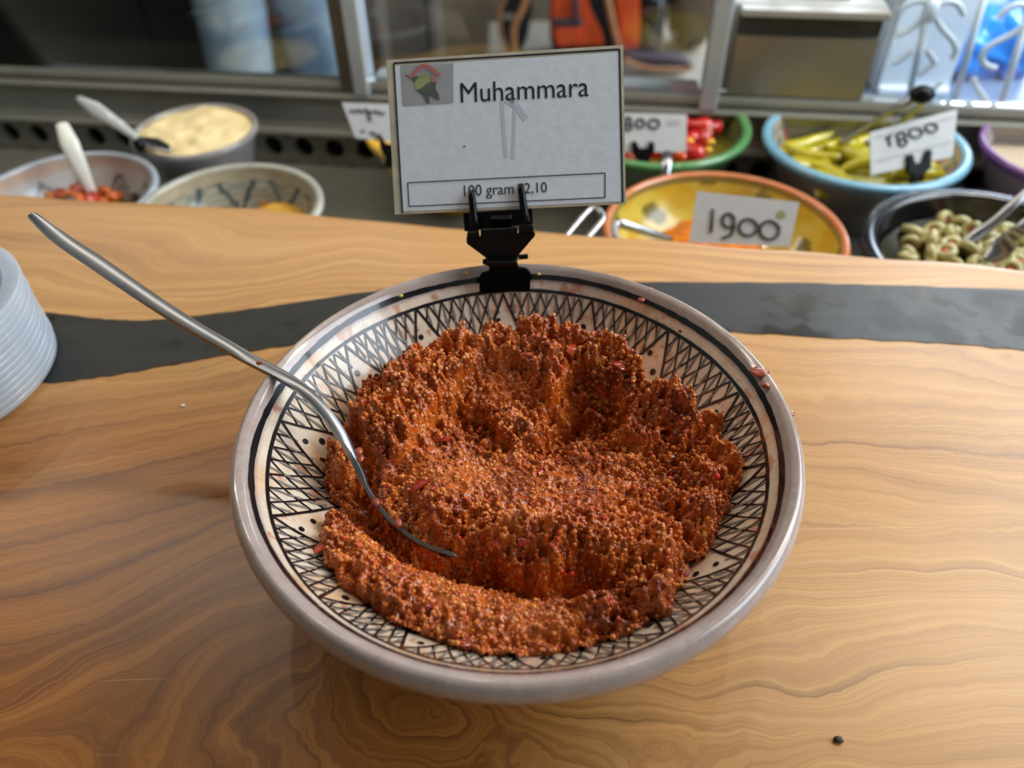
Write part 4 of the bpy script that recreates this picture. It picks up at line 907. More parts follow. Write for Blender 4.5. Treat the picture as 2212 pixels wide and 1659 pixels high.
case_bowl('salad_bowl', -.454, .458, .092, 'pale scallop-patterned bowl of vegetable salad with a white plastic spoon', pat_scallop, .008, lipcol=(168, 178, 190))
case_bowl('dip_bowl', -.277, .424, .092, 'grey lattice-patterned bowl with red dots and a little yellow dip', pat_lattice, .009, lipcol=(176, 176, 166))
case_bowl('pepper_bowl', .168, .5985, .109, 'green glazed bowl of red peppers in oil', flat_c(96, 106, 56), .011, lipcol=(84, 142, 84), ext=(60, 92, 60))
case_bowl('chilli_bowl', .390, .5436, .109, 'light blue rimmed bowl of yellow-green pickled chillies', pat_teal, .011, lipcol=(122, 176, 204), ext=(104, 96, 86))
case_bowl('orange_bowl', .198, .3677, .1125, 'orange rimmed bowl with yellow inside and a price card reading 1900', pat_orange, .008, lipcol=(204, 124, 80), ext=(160, 90, 60))
case_bowl('olive_bowl', .431, .320, .1165, 'black bowl of sliced stuffed olives at the counter edge', flat_c(22, 22, 24), .016, lipcol=(26, 27, 32), ext=(36, 36, 40))
case_bowl('purple_bowl', .606, .515, .094, 'purple rimmed white bowl at the right edge behind the olives', flat_c(224, 214, 222), .007, lipcol=(128, 84, 150), ext=(150, 132, 150))
case_bowl('yellow_bowl', -.066, .600, .100, 'yellow bowl mostly hidden behind the Muhammara sign', flat_c(214, 170, 90), .008, lipcol=(232, 188, 60), ext=(226, 170, 40))
def surface_disc(name, x, y, z, R, mat, label, cat, hfun, kind='stuff', n=60):
    v = [(x, y, z + hfun(0, 0))]; f = []; rr = 18
    for j in range(1, rr + 1):
        for i in range(n): a_ = 2 * PI * i / n; r = R * j / rr; dx_, dy_ = r * math.cos(a_), r * math.sin(a_); v.append((x + dx_, y + dy_, z + hfun(dx_, dy_)))
    f += [(0, 1 + i, 1 + (i + 1) % n) for i in range(n)]
    for j in range(rr - 1): f += [(1 + j * n + i, 1 + (j + 1) * n + i, 1 + (j + 1) * n + (i + 1) % n, 1 + j * n + (i + 1) % n) for i in range(n)]
    o = MB().add(v, f).build(name, mat, None, True, origin=(x, y, z)); return tag(o, label, cat, kind=kind)
def fb(x, y, k, a_): return float(a_ * (fbm(np.array([x * k + 50]), np.array([y * k + 50]), 3)[0] - .5))
HUM = M_plain('hummus', (236, 216, 164), 0.5, var=0.14, nscale=22, bump=0.3)
surface_disc('hummus', -.362, .600, CZ - .004, .0645, HUM, 'pale hummus swirled smooth, filling the small grey bowl', 'dip', lambda a, b: .006 * (1 - (a * a + b * b) / .0042) + fb(a, b, 60, .012))
YD = M_plain('yellow_dip_paste', (222, 172, 62), 0.4, var=0.12, nscale=30, bump=0.3); OD = M_plain('orange_dip_paste', (212, 116, 26), 0.35, var=0.25, nscale=40, bump=0.5)
yc = at(600, 455, -.085)
surface_disc('yellow_dip', yc.x, yc.y - .01, -.112, .050, YD, 'yellow dip in the bottom of the grey lattice bowl', 'dip', lambda a, b: .034 * max(0, 1 - (a * a + b * b) / .0025) ** .7 + fb(a, b, 60, .006))
oc = at(1460, 490, -.10)
surface_disc('orange_dip', oc.x + .03, oc.y - .03, -.118, .066, OD, 'orange dip in the yellow bowl under the 1900 card', 'dip', lambda a, b: .034 * max(0, 1 - (a * a + b * b) / .0044) ** .8 + fb(a, b, 60, .012))
OIL = NT('olive_oil'); OIL.set(Roughness=0.05, Specular_IOR_Level=0.6); OIL.base(OIL.ramp(OIL.noise(14), [(0.3, srgb(92, 88, 30)), (0.7, srgb(128, 112, 44))])); OIL = OIL.m
surface_disc('pepper_oil', .168, .5985, CZ - .030, .0915, OIL, 'olive green oil around the red peppers in the green bowl', 'oil', lambda a, b: 0)
BRINE = NT('brine'); BRINE.set(Roughness=0.05); BRINE.base(BRINE.ramp(BRINE.noise(14), [(0.3, srgb(128, 120, 40)), (0.7, srgb(160, 148, 60))])); BRINE = BRINE.m
surface_disc('brine', .390, .5436, CZ - .036, .0900, BRINE, 'yellowish brine around the pickled chillies', 'brine', lambda a, b: 0)
OBR = NT('olive_brine'); OBR.set(Roughness=0.05); OBR.base(OBR.ramp(OBR.noise(14), [(0.3, srgb(34, 32, 20)), (0.7, srgb(56, 52, 30))])); OBR = OBR.m
surface_disc('olive_brine', .431, .320, CZ - .022, .0945, OBR, 'dark brine between the sliced olives in the black bowl', 'brine', lambda a, b: 0)
MILK = M_plain('pale_dressing', (206, 190, 168), 0.3, var=0.06)
surface_disc('dressing', .606, .515, CZ - .026, .081, MILK, 'pale dressing in the purple rimmed bowl', 'dressing', lambda a, b: 0)
surface_disc('mustard_dip', -.066, .600, CZ - .012, .088, YD, 'yellow dip in the bowl hidden behind the Muhammara sign', 'dip', lambda a, b: fb(a, b, 60, .008))
# peppers, chillies, olives, salad chunks: every one an object
def lumps(path, rad, n=10, seed=0, sq=1.0): return g_tube(path, rad, n, True, sq)
REDP = M_plain('red_pepper_flesh', (196, 34, 30), 0.15, var=0.3, nscale=40, coat=0.6); REDI = M_plain('pale_pepper_inside', (236, 222, 190), 0.3, var=0.08); ORP = M_plain('orange_pepper_flesh', (224, 84, 14), 0.18, var=0.2, nscale=40, coat=0.5); YEP = M_plain('yellow_seed', (228, 178, 56), 0.3)
rp = thing('red_pepper', (0, 0, 0), 'glossy red pepper half hidden in the oil of the green bowl', 'pepper', 'red peppers in the green bowl')
MB().add(*g_tube(smooth_path([(-.024, 0, 0), (-.014, .004, .004), (0, .005, .006), (.014, .002, .004), (.022, 0, 0)], 4), [.005] + [.0085 + .002 * math.sin(i * .9) for i in range(15)] + [.0085], 10)).build('flesh', REDP, rp)
MB().add(*g_ball((.0225, 0, 0), (.002, .0078, .0078))).build('cut_end', REDI, rp)
def first_or_dup(state, proto, **k):
    if not state: state.append(1); proto.location = k['loc']; proto.rotation_euler = k['rot']; proto.scale = (k.get('scale', 1),) * 3; return proto
    return dup(proto, k['loc'], k['rot'], k.get('label'), k.get('scale'))
st = []; RPS = []
for x, y, z, a_, tilt in ((1372, 215, -.058, .25, .35), (1360, 232, -.066, -.2, .1), (1415, 232, -.068, .2, .0), (1500, 252, -.066, .9, .2), (1510, 275, -.068, -.3, .1), (1525, 285, -.072, 1.5, .0), (1490, 300, -.070, .4, .1), (1400, 325, -.072, .1, .1), (1470, 330, -.072, 2.4, .0), (1300, 250, -.062, .5, .2), (1260, 280, -.065, 1.2, .1), (1320, 310, -.07, -.5, .1), (1350, 295, -.066, .3, .1)):
    p = at(x, y, z); RPS.append(first_or_dup(st, rp, loc=p, rot=(random.uniform(0, 6), -tilt, a_), scale=random.uniform(1.0, 1.3)))
row_labels(RPS, 'red pepper', 'the green bowl', 4)
sd0 = MB().add(*g_ball((0, 0, 0), (.010, .008, .007))).build('orange_pepper_piece', ORP, None); tag(sd0, 'orange pepper piece by the front rim of the green bowl', 'pepper', 'orange pepper pieces in the green bowl')
for i, (x, y) in enumerate(((1508, 330), (1358, 345), (1470, 338))):
    o = sd0 if i == 0 else sd0.copy()
    if i: COL.objects.link(o)
    o['label'] = ('orange pepper piece nearest the right of the green bowl', 'orange pepper piece beside the black fork clip in the green bowl', 'orange pepper piece between two others at the front of the green bowl')[i]
    o.location = at(x, y, -.070); o.rotation_euler = (0, 0, i)
ys0 = MB().add(*g_ball((0, 0, 0), (.005, .0045, .004))).build('yellow_pepper_piece', YEP, None); tag(ys0, 'small yellow pepper bit among the red peppers in oil', 'pepper', 'yellow pepper bits in the green bowl')
for i, (x, y) in enumerate(((1532, 266), (1535, 307), (1558, 242), (1490, 305), (1530, 325))):
    o = ys0 if i == 0 else ys0.copy()
    if i: COL.objects.link(o)
    o['label'] = 'yellow pepper bit in the green bowl, ' + ('beside the card at mid height', 'low at the right', 'highest of all near the back rim', 'just right of the card', 'lowest at the front rim')[i]
    o.location = at(x, y, -.064)
CHI = M_plain('pickled_chilli_skin', (196, 186, 32), 0.16, var=0.22, nscale=30, coat=0.6); CHT = M_plain('chilli_stalk_end', (220, 214, 150), 0.4)
chv = thing('pickled_chilli', (0, 0, 0), 'yellow-green pickled chilli in the light blue rimmed bowl', 'chilli', 'pickled chillies in the blue rimmed bowl')
cp = smooth_path([(-.034, 0, 0), (-.02, .003, .002), (0, .005, .003), (.02, .002, .001), (.036, -.004, -.002)], 4)
MB().add(*g_tube(cp, [.0052 + .0028 * math.sin(i / 16 * PI * .8) - .0045 * (max(0, i - 9) / 7) ** 2 for i in range(17)], 10)).build('skin', CHI, chv)
MB().add(*g_ball((-.0345, 0, 0), (.0025, .0042, .0042))).build('stalk_end', CHT, chv)
st = []; CHS = []
for r_i in range(8):
    for c_i in range(3):
        yy = .056 - r_i * .0178; half = math.sqrt(max(.0001, .078 ** 2 - yy ** 2)); x = .388 + (c_i - 1) * min(.052, half * .72) + random.uniform(-.006, .006)
        CHS.append(first_or_dup(st, chv, loc=(x, .538 + yy + random.uniform(-.004, .004), CZ - .033 + .006 * (1 - abs(yy) / .08) + random.uniform(0, .008)), rot=(random.uniform(0, 6), random.uniform(-.22, .22), random.gauss(.12, .40) + (PI if random.random() < .5 else 0)), scale=random.uniform(.85, 1.12)))
row_labels(CHS, 'pickled chilli', 'the blue rimmed bowl', 3)
OLV = M_plain('olive_flesh', (172, 162, 104), 0.22, var=0.16, nscale=40, coat=0.5); PIM = M_plain('red_pimento', (184, 84, 62), 0.3, var=0.1); OLI = M_plain('pale_olive_cut', (206, 192, 136), 0.3, var=0.06)
ol = thing('olive_slice', (0, 0, 0), 'sliced green olive with red filling in the black bowl', 'olive', 'sliced olives in the black bowl')
MB().add(*g_lathe([(.0075, -.0042), (.0100, -.0035), (.0112, 0), (.0100, .0035), (.0075, .0042), (.0050, .0040), (.0042, 0), (.0050, -.0040), (.0075, -.0042)], 20)).build('flesh', OLV, ol)
MB().add(*g_ball((0, 0, 0), (.0046, .0046, .0034), None, 12, 8)).build('pimento', PIM, ol)
st = []; OLS = []; SPC = .0178
for r_i in range(10):
    yy = .080 - r_i * SPC * .92; half = math.sqrt(max(0, .084 ** 2 - yy ** 2)); n_c = max(2, int(2 * half / SPC))
    row_o = []
    for c_i in range(n_c):
        x = .431 + (c_i - (n_c - 1) / 2) * SPC + random.uniform(-.003, .003); y = .320 + yy + random.uniform(-.0025, .0025); pj = at(2230, 480, -.06)
        if x > pj.x + .03: continue
        row_o.append(first_or_dup(st, ol, loc=(x, y, CZ - .020 + .010 * (1 - math.hypot(x - .431, yy) / .084) + random.uniform(-.002, .008)), rot=(random.gauss(.25, .6), random.gauss(0, .55), random.uniform(0, 6)), scale=random.uniform(.85, 1.12)))
    for c_i, o in enumerate(sorted(row_o, key=lambda o: o.location.x)): o['label'] = 'sliced stuffed olive in the black bowl, %s row from the back, %s from the left' % (ORDW[r_i], ORDW[c_i])
SCM = [M_plain('orange_vegetable', (196, 96, 26), 0.25, var=0.3, nscale=50, coat=0.4), M_plain('dark_vegetable', (74, 58, 42), 0.25, var=0.3, nscale=50, coat=0.4), M_plain('red_vegetable', (172, 52, 26), 0.25, var=0.3, nscale=50, coat=0.4), M_plain('yellow_vegetable', (206, 150, 48), 0.25, var=0.3, nscale=50, coat=0.4)]
SCL = ['orange vegetable chunk in the scallop-patterned salad bowl', 'dark aubergine chunk in the scallop-patterned salad bowl', 'red vegetable chunk in the scallop-patterned salad bowl', 'yellow vegetable chunk in the scallop-patterned salad bowl']
protos = []
for j in range(4):
    v, f = crumple((0, 0, 0), (.010, .008, .0065), j * 1.7, .16, 16, 10); protos.append(tag(MB().add(v, f).build('salad_chunk', SCM[j], None), SCL[j], 'vegetable', SCL[j].replace('chunk', 'chunks')))
used = [0] * 4; CHK = [[], [], [], []]
for k in range(40):
    j = [0, 1, 3, 2, 0, 1, 0, 3][k % 8]; ring_ = math.sqrt((k + .5) / 40); a_ = k * 2.39996
    o = protos[j] if not used[j] else protos[j].copy()
    if used[j]: COL.objects.link(o)
    used[j] = 1; CHK[j].append(o); o.location = (-.450 + .058 * ring_ * math.cos(a_), .458 + .058 * ring_ * math.sin(a_), -.084 + .014 * (1 - ring_) + random.uniform(0, .006)); o.rotation_euler = (random.uniform(0, 6), random.uniform(0, 6), random.uniform(0, 6))
for j, w_ in enumerate(('orange vegetable chunk', 'dark aubergine chunk', 'red vegetable chunk', 'yellow vegetable chunk')): row_labels(CHK[j], w_, 'the scallop bowl', 3)
rc0 = MB().add(*crumple((0, 0, 0), (.011, .009, .007), 2.2, .16, 16, 10)).build('red_pepper_chunk', REDP, None); tag(rc0, 'bright red pepper chunk in the purple rimmed bowl', 'pepper', 'red chunks in the purple bowl')
for i, (dx_, dy_) in enumerate(((-.035, -.02), (-.020, -.035), (.0, -.02), (.02, .01), (-.03, .0), (.01, .03))):
    o = rc0 if i == 0 else rc0.copy()
    if i: COL.objects.link(o)
    o['label'] = 'bright red chunk in the purple rimmed bowl, ' + ('leftmost at the picture edge', 'nearest the front rim', 'front middle', 'right of the middle', 'second from the left', 'farthest back')[i]
    o.location = (.606 + dx_, .515 + dy_, CZ - .024); o.rotation_euler = (i, i * 2, i * 3)

# ------------------------------------------------------------------ price cards in the case
def price_card(name, corners, Y, N, label, strokes, sw, clip_px=None, marks=None):
    N = Vector(N).normalized(); P0 = at_y(*corners[0], Y); P = [at_p(x, y, P0, N) for x, y in corners]
    root = thing(name, tuple((P[0] + P[1]) / 2), label, 'price card')
    MB().add(*g_prism(P, N * -.0015)).build('card', CASEPAPER, root, False)
    mb = MB()
    for pts in strokes: mb.add(*g_tube([at_p(x, y, P0 + N * .0006, N) for x, y in pts], sw, 6, True))
    mb.build('handwritten_price', MARKER, root)
    if marks:
        mb = MB()
        for pts in marks: mb.add(*g_ribbon([at_p(x, y, P0 + N * .0004, N) for x, y in pts], sw * 1.2, lambda i: N))
        mb.build('printed_line', PRINTGREY, root, False)
    return root, P0, N
def loop(cx, cy, rx, ry, a0=0, a1=2 * PI, n=16): return [(cx + rx * math.cos(a0 + (a1 - a0) * k / n), cy + ry * math.sin(a0 + (a1 - a0) * k / n)) for k in range(n + 1)]
price_card('price_card', [(1489, 523), (1706, 533), (1727, 437), (1506, 413)], .330, (-.08, -1, .55), 'white price card reading 1900 standing in the orange rimmed bowl',
           [[(1541, 451), (1539, 475), (1536, 502)], loop(1574, 476, 13, 15), [(1586, 468), (1586, 490), (1580, 508), (1560, 515)], loop(1617, 491, 20, 18), loop(1663, 497, 21, 20)], .0013)
emb = MB()
P0 = at_y(1489, 523, .330); Nn = Vector((-.08, -1, .55)).normalized()
emb.add([at_p(x, y, P0 + Nn * .0005, Nn) for x, y in loop(1688, 464, 10, 9)], [tuple(range(17))]); 
cardobj = [o for o in bpy.data.objects if o.name == 'price_card'][0]; emb.build('printed_emblem', PRINTGREEN, cardobj, False)
def small_clip(P0, N, pts, label, body_px):
    root = thing('card_clip', tuple(at_p(*body_px, P0, N)), label, 'clip')
    o = MB().add(*g_prism([at_p(x, y, P0 + N * .004, N) for x, y in pts], N * -.006)).build('fork', BLACK, root, False)
    b = o.modifiers.new('round', 'BEVEL'); b.width = .0006 * U; b.segments = 2
    return root
cr, P0, Nn = price_card('price_card', [(1882, 379), (2058, 338), (2068, 236), (1880, 286)], .475, (.22, -1, .5), 'white price card reading 1800 clipped to the blue rimmed bowl',
           [[(1914, 300), (1926, 292), (1920, 300), (1923, 316)], loop(1947, 294, 9, 8), loop(1950, 307, 9, 8), loop(1978, 287, 14, 10), loop(2012, 276, 13, 9)], .0013, marks=[[(1890, 298), (2060, 254)], [(1890, 350), (2055, 306)]])
small_clip(P0, Nn, [(1962, 336), (1973, 333), (1979, 354), (1996, 350), (2004, 325), (2014, 323), (2012, 364), (1998, 374), (1997, 392), (1972, 396), (1974, 378), (1963, 372)], 'black forked clip on the front rim of the chilli bowl', (1985, 395))
cr, P0, Nn = price_card('price_card', [(1335, 329), (1482, 328), (1484, 247), (1335, 243)], .530, (0, -1, .5), 'white price card ending in 800 in front of the red peppers',
           [loop(1357, 261, 7, 8), loop(1357, 274, 8, 7), loop(1383, 266, 9, 9), loop(1413, 267, 12, 10)], .0013, marks=[[(1440, 262), (1470, 262)], [(1440, 270), (1468, 270)]])
small_clip(P0, Nn, [(1366, 306), (1374, 304), (1382, 320), (1400, 320), (1405, 305), (1414, 308), (1414, 330), (1404, 340), (1404, 366), (1376, 366), (1376, 342), (1366, 330)], 'black forked clip on the front rim of the green pepper bowl', (1390, 362))
cr, P0, Nn = price_card('price_card', [(768, 298), (905, 312), (890, 226), (738, 221)], .520, (.15, -1, .45), 'white card with smudged writing partly behind the Muhammara sign',
           [[(757, 238), (766, 241), (774, 237), (782, 242), (790, 236), (800, 243), (812, 240), (825, 245), (832, 243)], [(795, 243), (801, 262)], [(781, 283), (788, 282)], [(800, 286), (812, 289)]], .0013)
small_clip(P0, Nn, [(816, 288), (821, 290), (834, 310), (850, 312), (860, 300), (866, 302), (862, 330), (850, 345), (848, 365), (830, 362), (832, 340), (822, 325)], 'black forked clip on the yellow bowl beside the Muhammara sign', (840, 362))

# ------------------------------------------------------------------ spoons and tongs in the case
def spoon_mesh(path, wid, th, flat=None):
    P = smooth_path(path, 6); w_ = np.interp(np.linspace(0, len(path) - 1, len(P)), range(len(path)), wid); v = []; f = []
    for i, p in enumerate(P):
        t = (P[min(i + 1, len(P) - 1)] - P[max(i - 1, 0)]).normalized(); s = t.cross(Vector(flat) if flat else (CAM - p)).normalized(); n = s.cross(t)
        for k in range(10): a_ = 2 * PI * k / 10; v.append(p + s * (w_[i] * .5 * math.cos(a_)) + n * (th * math.sin(a_)))
    for i in range(len(P) - 1):
        for k in range(10): f.append((i * 10 + k, i * 10 + (k + 1) % 10, (i + 1) * 10 + (k + 1) % 10, (i + 1) * 10 + k))
    f += [tuple(range(9, -1, -1)), tuple((len(P) - 1) * 10 + k for k in range(10))]; return v, f
def lay(name, pix, wid, th, mat, label, cat='spoon'):
    P = [at(x, y, z) for x, y, z in pix]; o = MB().add(*spoon_mesh(P, wid, th)).build(name, mat, None, True, origin=tuple(P[-1])); return tag(o, label, cat)
lay('plastic_spoon', [(133, 268, -.006), (150, 310, -.020), (172, 360, -.042), (190, 400, -.062), (205, 432, -.080)], [.012, .0185, .0160, .0120, .0105], .0030, WHITEPL, 'white plastic spoon handle standing in the scallop-patterned salad bowl')
CLEARP = M_plain('clear_plastic', (196, 202, 206), 0.1, var=0.05, coat=0.5)
cs_ = thing('serving_spoon', tuple(at(320, 310, -.05)), 'clear handled spoon leaning in the hummus bowl', 'spoon')
P = [at(x, y, z) for x, y, z in ((168, 212, -.010), (205, 235, -.014), (250, 265, -.022), (295, 298, -.032))]; MB().add(*spoon_mesh(P, [.006, .016, .012, .007], .002)).build('clear_handle', CLEARP, cs_)
P = [at(x, y, z) for x, y, z in ((288, 290, -.033), (300, 312, -.040), (308, 325, -.047))]; MB().add(*g_tube(P, [.004, .006, .005], 8)).build('dark_ferrule', BLACK, cs_)
P = [at(x, y, z) for x, y, z in ((302, 300, -.040), (325, 306, -.041), (350, 318, -.041), (366, 326, -.041))]; MB().add(*spoon_mesh(P, [.006, .020, .018, .006], .002, (0, 0, 1))).build('spoon_bowl', STEEL, cs_)
P = smooth_path([at(1215, 520, -.02), at(1268, 458, .0 - .012), at(1285, 452, -.011), at(1300, 462, -.012), at(1300, 478, -.013), at(1255, 530, -.022)], 8)
tag(MB().add(*g_tube(P, .0028, 8)).build('tongs', STEEL, None, True, origin=tuple(P[0])), 'bent steel tongs loop standing beside the orange rimmed bowl', 'tongs')
P = [at(1335, 520, -.040), at(1328, 502, -.038), at(1332, 484, -.036), at(1350, 486, -.038), at(1400, 503, -.050), at(1450, 520, -.066)]
tag(MB().add(*spoon_mesh(P, [.005, .006, .008, .0085, .0085, .008], .0022)).build('spoon', STEEL, None, True, origin=tuple(P[-1])), 'steel spoon resting on the left rim of the orange rimmed bowl', 'spoon')
tg = thing('tongs', tuple(at(1815, 310, -.07)), 'steel tongs with a black tip lying across the pickled chillies', 'tongs')
MB().add(*spoon_mesh([at(x, y, z) for x, y, z in ((1990, 206, .015), (1940, 232, .0), (1880, 268, -.030), (1815, 312, -.062))], [.008, .007, .006, .010], .0022)).build('arm', STEEL, tg)
MB().add(*spoon_mesh([at(x, y, z) for x, y, z in ((1998, 212, .013), (1985, 232, -.006), (1940, 268, -.036), (1870, 312, -.062))], [.006, .006, .006, .010], .0022)).build('arm', STEEL, tg)
MB().add(*g_ball(at(1992, 204, .016), (.0125, .010, .009))).build('black_tip', BLACK, tg)
lay('spoon', [(2300, 340, .0), (2212, 420, -.020), (2150, 478, -.040), (2110, 508, -.052), (2068, 535, -.062)], [.009, .008, .009, .012, .007], .0022, STEEL, 'steel spoon handle sloping into the sliced olives, farther of two')
lay('spoon', [(2310, 395, .01), (2212, 488, -.018), (2185, 515, -.034), (2160, 540, -.046), (2128, 562, -.054)], [.010, .010, .016, .020, .006], .0022, STEEL, 'bright steel spoon dipping into the sliced olives, nearer the counter edge')
lay('spoon', [(1441, 330, -.045), (1440, 352, -.049), (1437, 378, -.058)], [.010, .012, .010], .003, STEEL, 'steel spoon handle end standing between the green bowl and the orange bowl')

# ------------------------------------------------------------------ beyond the glass
DARKWOOD = M_plain('dark_cabinet_wood', (30, 27, 24), 0.5, var=0.2, nscale=6); GREYPAN = M_plain('grey_brown_panel', (112, 102, 94), 0.5, var=0.08, nscale=6); RAILM = M_plain('pale_rail', (152, 140, 132), 0.45, var=0.06); TAN = M_plain('tan_cardboard', (150, 132, 110), 0.7, var=0.1, nscale=6)
dc = thing('dark_cabinet', (-1.75, 3.3, FLOORZ), 'tall dark cabinet beyond the dark glass at the left', 'cabinet')
MB().add(*g_box((-1.75, 3.3, FLOORZ + 1.0), (1.9, .6, 2.0), .01)).build('carcass', DARKWOOD, dc, False)
for k in range(3):
    MB().add(*g_box((-2.4 + k * .65, 2.99, FLOORZ + 1.0), (.62, .03, 1.9), .006)).build('door', DARKWOOD, dc, False)
o = thing('room_screen', (-.5, 3.25, FLOORZ), 'grey-brown panelled screen with pale uprights behind the clear glass', 'screen')
def atx(x, y, Y): return at_y(x, y, Y)
SY = 3.25
xa, xb, xc, xd = atx(700, 80, SY).x, atx(831, 80, SY).x, atx(945, 80, SY).x, atx(1075, 80, SY).x
for i, (u0, u1) in enumerate(((xa, xb), (xb, xc), (xc, xd))):
    MB().add(*g_box(((u0 + u1) / 2, SY, FLOORZ + 1.0), (u1 - u0, .03, 2.0))).build('panel', GREYPAN if i < 2 else TAN, o, False)
for k, xx in enumerate((xb, xc)): MB().add(*g_box((xx, SY - .03, FLOORZ + 1.0), (.042, .05, 2.02), .005)).build('upright', RAILM, o, False)
BENCHZ = -.75
BEN = M_plain('cream_bench_top', (176, 168, 154), 0.5, var=0.06, nscale=6)
bn = thing('bench', (.55, 2.7, FLOORZ), 'cream topped bench under the orange backpack', 'bench')
MB().add(*g_box((.55, 2.75, BENCHZ - .03), (1.25, .75, .06), .01)).build('seat', BEN, bn, False)
for sx in (-.52, .52):
    for sy in (-.3, .3): MB().add(*g_box((.55 + sx, 2.75 + sy, (FLOORZ + BENCHZ - .06) / 2), (.06, .06, BENCHZ - .06 - FLOORZ))).build('leg', JAMB, bn, False)
o = MB().add(*g_box((.55, 3.5, FLOORZ + .9), (1.7, .05, 1.8))).build('partition', TAN, None, False, origin=(.55, 3.5, FLOORZ)); tag(o, 'beige partition behind the orange backpack', 'partition')
ORF = M_plain('orange_fabric', (224, 82, 28), 0.6, var=0.18, nscale=20, bump=0.2); BLF = M_plain('black_fabric', (26, 25, 28), 0.7, var=0.2, nscale=20); GYF = M_plain('grey_mesh_fabric', (74, 64, 74), 0.7, var=0.15, nscale=20); PIP = M_plain('tan_piping', (190, 130, 84), 0.5)
BY = 2.62
def bk(x, y, d=0.0): return at_y(x, y, BY + d)
bpk = thing('backpack', tuple(Vector((bk(1310, 150).x, BY, BENCHZ))), 'orange and black backpack with tan straps seen through the glass', 'backpack')
c_ = bk(1310, 60, .12); MB().add(*g_box((c_.x, BY + .12, BENCHZ + .24), (.42, .20, .48), .07, None, 4)).build('body', BLF, bpk)
def pad(pts, th, mat, name, d=0.0):
    P = [bk(x, y, d) for x, y in pts]; o = MB().add(*g_prism(P, (0, th, 0))).build(name, mat, bpk, True, sharp=60); b = o.modifiers.new('soft', 'BEVEL'); b.width = .012 * U; b.segments = 3; return o
pad([(1192, 0), (1186, -60), (1262, -60), (1275, 20), (1300, 70), (1308, 100), (1255, 102), (1210, 100), (1192, 80), (1190, 40)], .07, ORF, 'orange_panel', -.01)
pad([(1195, 60), (1262, 58), (1250, 85), (1225, 104), (1200, 102)], .03, ORF, 'orange_pocket', -.035)
pad([(1190, 42), (1262, 44), (1260, 60), (1196, 58)], .03, GYF, 'pocket_band', -.045)
pad([(1236, -20), (1250, -20), (1252, 50), (1238, 48)], .02, GYF, 'zip_pull', -.055)
pad([(1322, -60), (1382, -60), (1384, 60), (1380, 105), (1340, 112), (1335, 60)], .09, ORF, 'orange_panel', -.02)
MB().add(*g_tube([bk(1408, -60, .02), bk(1408, 40, .02), bk(1402, 66, .02), bk(1400, 74, .02)], [.040, .040, .034, .02], 16)).build('black_bottle', M_plain('black_gloss', (30, 32, 38), 0.15), bpk)
MB().add(*g_tube(smooth_path([bk(1305, -40, -.06), bk(1317, 20, -.07), bk(1325, 60, -.07), bk(1338, 110, -.05), bk(1343, 135, -.02)], 6), .0115, 8)).build('tan_strap', PIP, bpk)
MB().add(*g_tube(smooth_path([bk(1150, -40, -.06), bk(1128, 20, -.06), bk(1110, 60, -.06), bk(1112, 110, -.05), bk(1120, 135, -.03)], 6), .0115, 8)).build('tan_strap', PIP, bpk)
pad([(1345, 118), (1400, 122), (1470, 128), (1495, 135), (1490, 147), (1400, 146), (1348, 135)], .06, GYF, 'hip_belt', -.10)
MB().add(*g_tube(smooth_path([bk(1345, 128, -.12), bk(1400, 148, -.12), bk(1480, 150, -.12), bk(1496, 138, -.12)], 6), .008, 8)).build('belt_piping', PIP, bpk)
hb = thing('shoulder_bag', (bk(1095, 60, .05).x, BY + .05, BENCHZ), 'small black bag with tan edging beside the orange backpack', 'bag')
P = [bk(x, y, .05) for x, y in ((1082, 20), (1105, -40), (1145, -60), (1150, 20), (1140, 80), (1120, 125), (1100, 110), (1085, 70))]; MB().add(*g_prism(P, (0, .10, 0))).build('body', BLF, hb, False)
MB().add(*g_tube(smooth_path([bk(1120, -50, .045), bk(1090, 0, .045), bk(1078, 40, .045), bk(1085, 85, .045), bk(1100, 118, .045)], 6), .007, 8)).build('edging', PIP, hb)
P = [bk(x, y, .045) for x, y in ((1084, 30), (1110, 28), (1110, 42), (1084, 42))]; MB().add(*g_prism(P, (0, .012, 0))).build('grey_band', RAILM, hb, False)
BRB = M_plain('brown_cloth', (84, 74, 60), 0.8, var=0.2, nscale=12, bump=0.3); q_ = bk(1495, 60, .15)
tag(MB().add(*crumple((q_.x, BY + .18, BENCHZ + .20), (.095, .11, .24), .8, .05)).build('cloth_sack', BRB, None, True, origin=(q_.x, BY + .18, BENCHZ)), 'slumped brown cloth sack right of the orange backpack', 'sack')

# person in jeans on the far side of the dark glass
def skin_mesh(verts, edges, radii, root=0, sub=2):
    me = bpy.data.meshes.new('sk'); me.from_pydata(verts, edges, []); o = bpy.data.objects.new('sk', me); COL.objects.link(o)
    m_ = o.modifiers.new('s', 'SKIN'); m_.use_smooth_shade = True
    for i, r in enumerate(radii): me.skin_vertices[0].data[i].radius = r if hasattr(r, '__len__') else (r, r); me.skin_vertices[0].data[i].use_root = (i == root)
    sb = o.modifiers.new('ss', 'SUBSURF'); sb.levels = sub; bpy.context.view_layer.update()
    e_ = o.evaluated_get(bpy.context.evaluated_depsgraph_get()); m2 = bpy.data.meshes.new_from_object(e_)
    v = [tuple(p.co) for p in m2.vertices]; f = [tuple(q.vertices) for q in m2.polygons]; bpy.data.objects.remove(o); bpy.data.meshes.remove(m2); return v, f
DENIM = NT('denim'); DENIM.set(Roughness=0.8); DENIM.base(DENIM.ramp(DENIM.noise(5, 4, 0.6), [(0.3, srgb(104, 130, 162)), (0.52, srgb(160, 180, 196)), (0.7, srgb(206, 214, 218))])); DENIM = DENIM.m
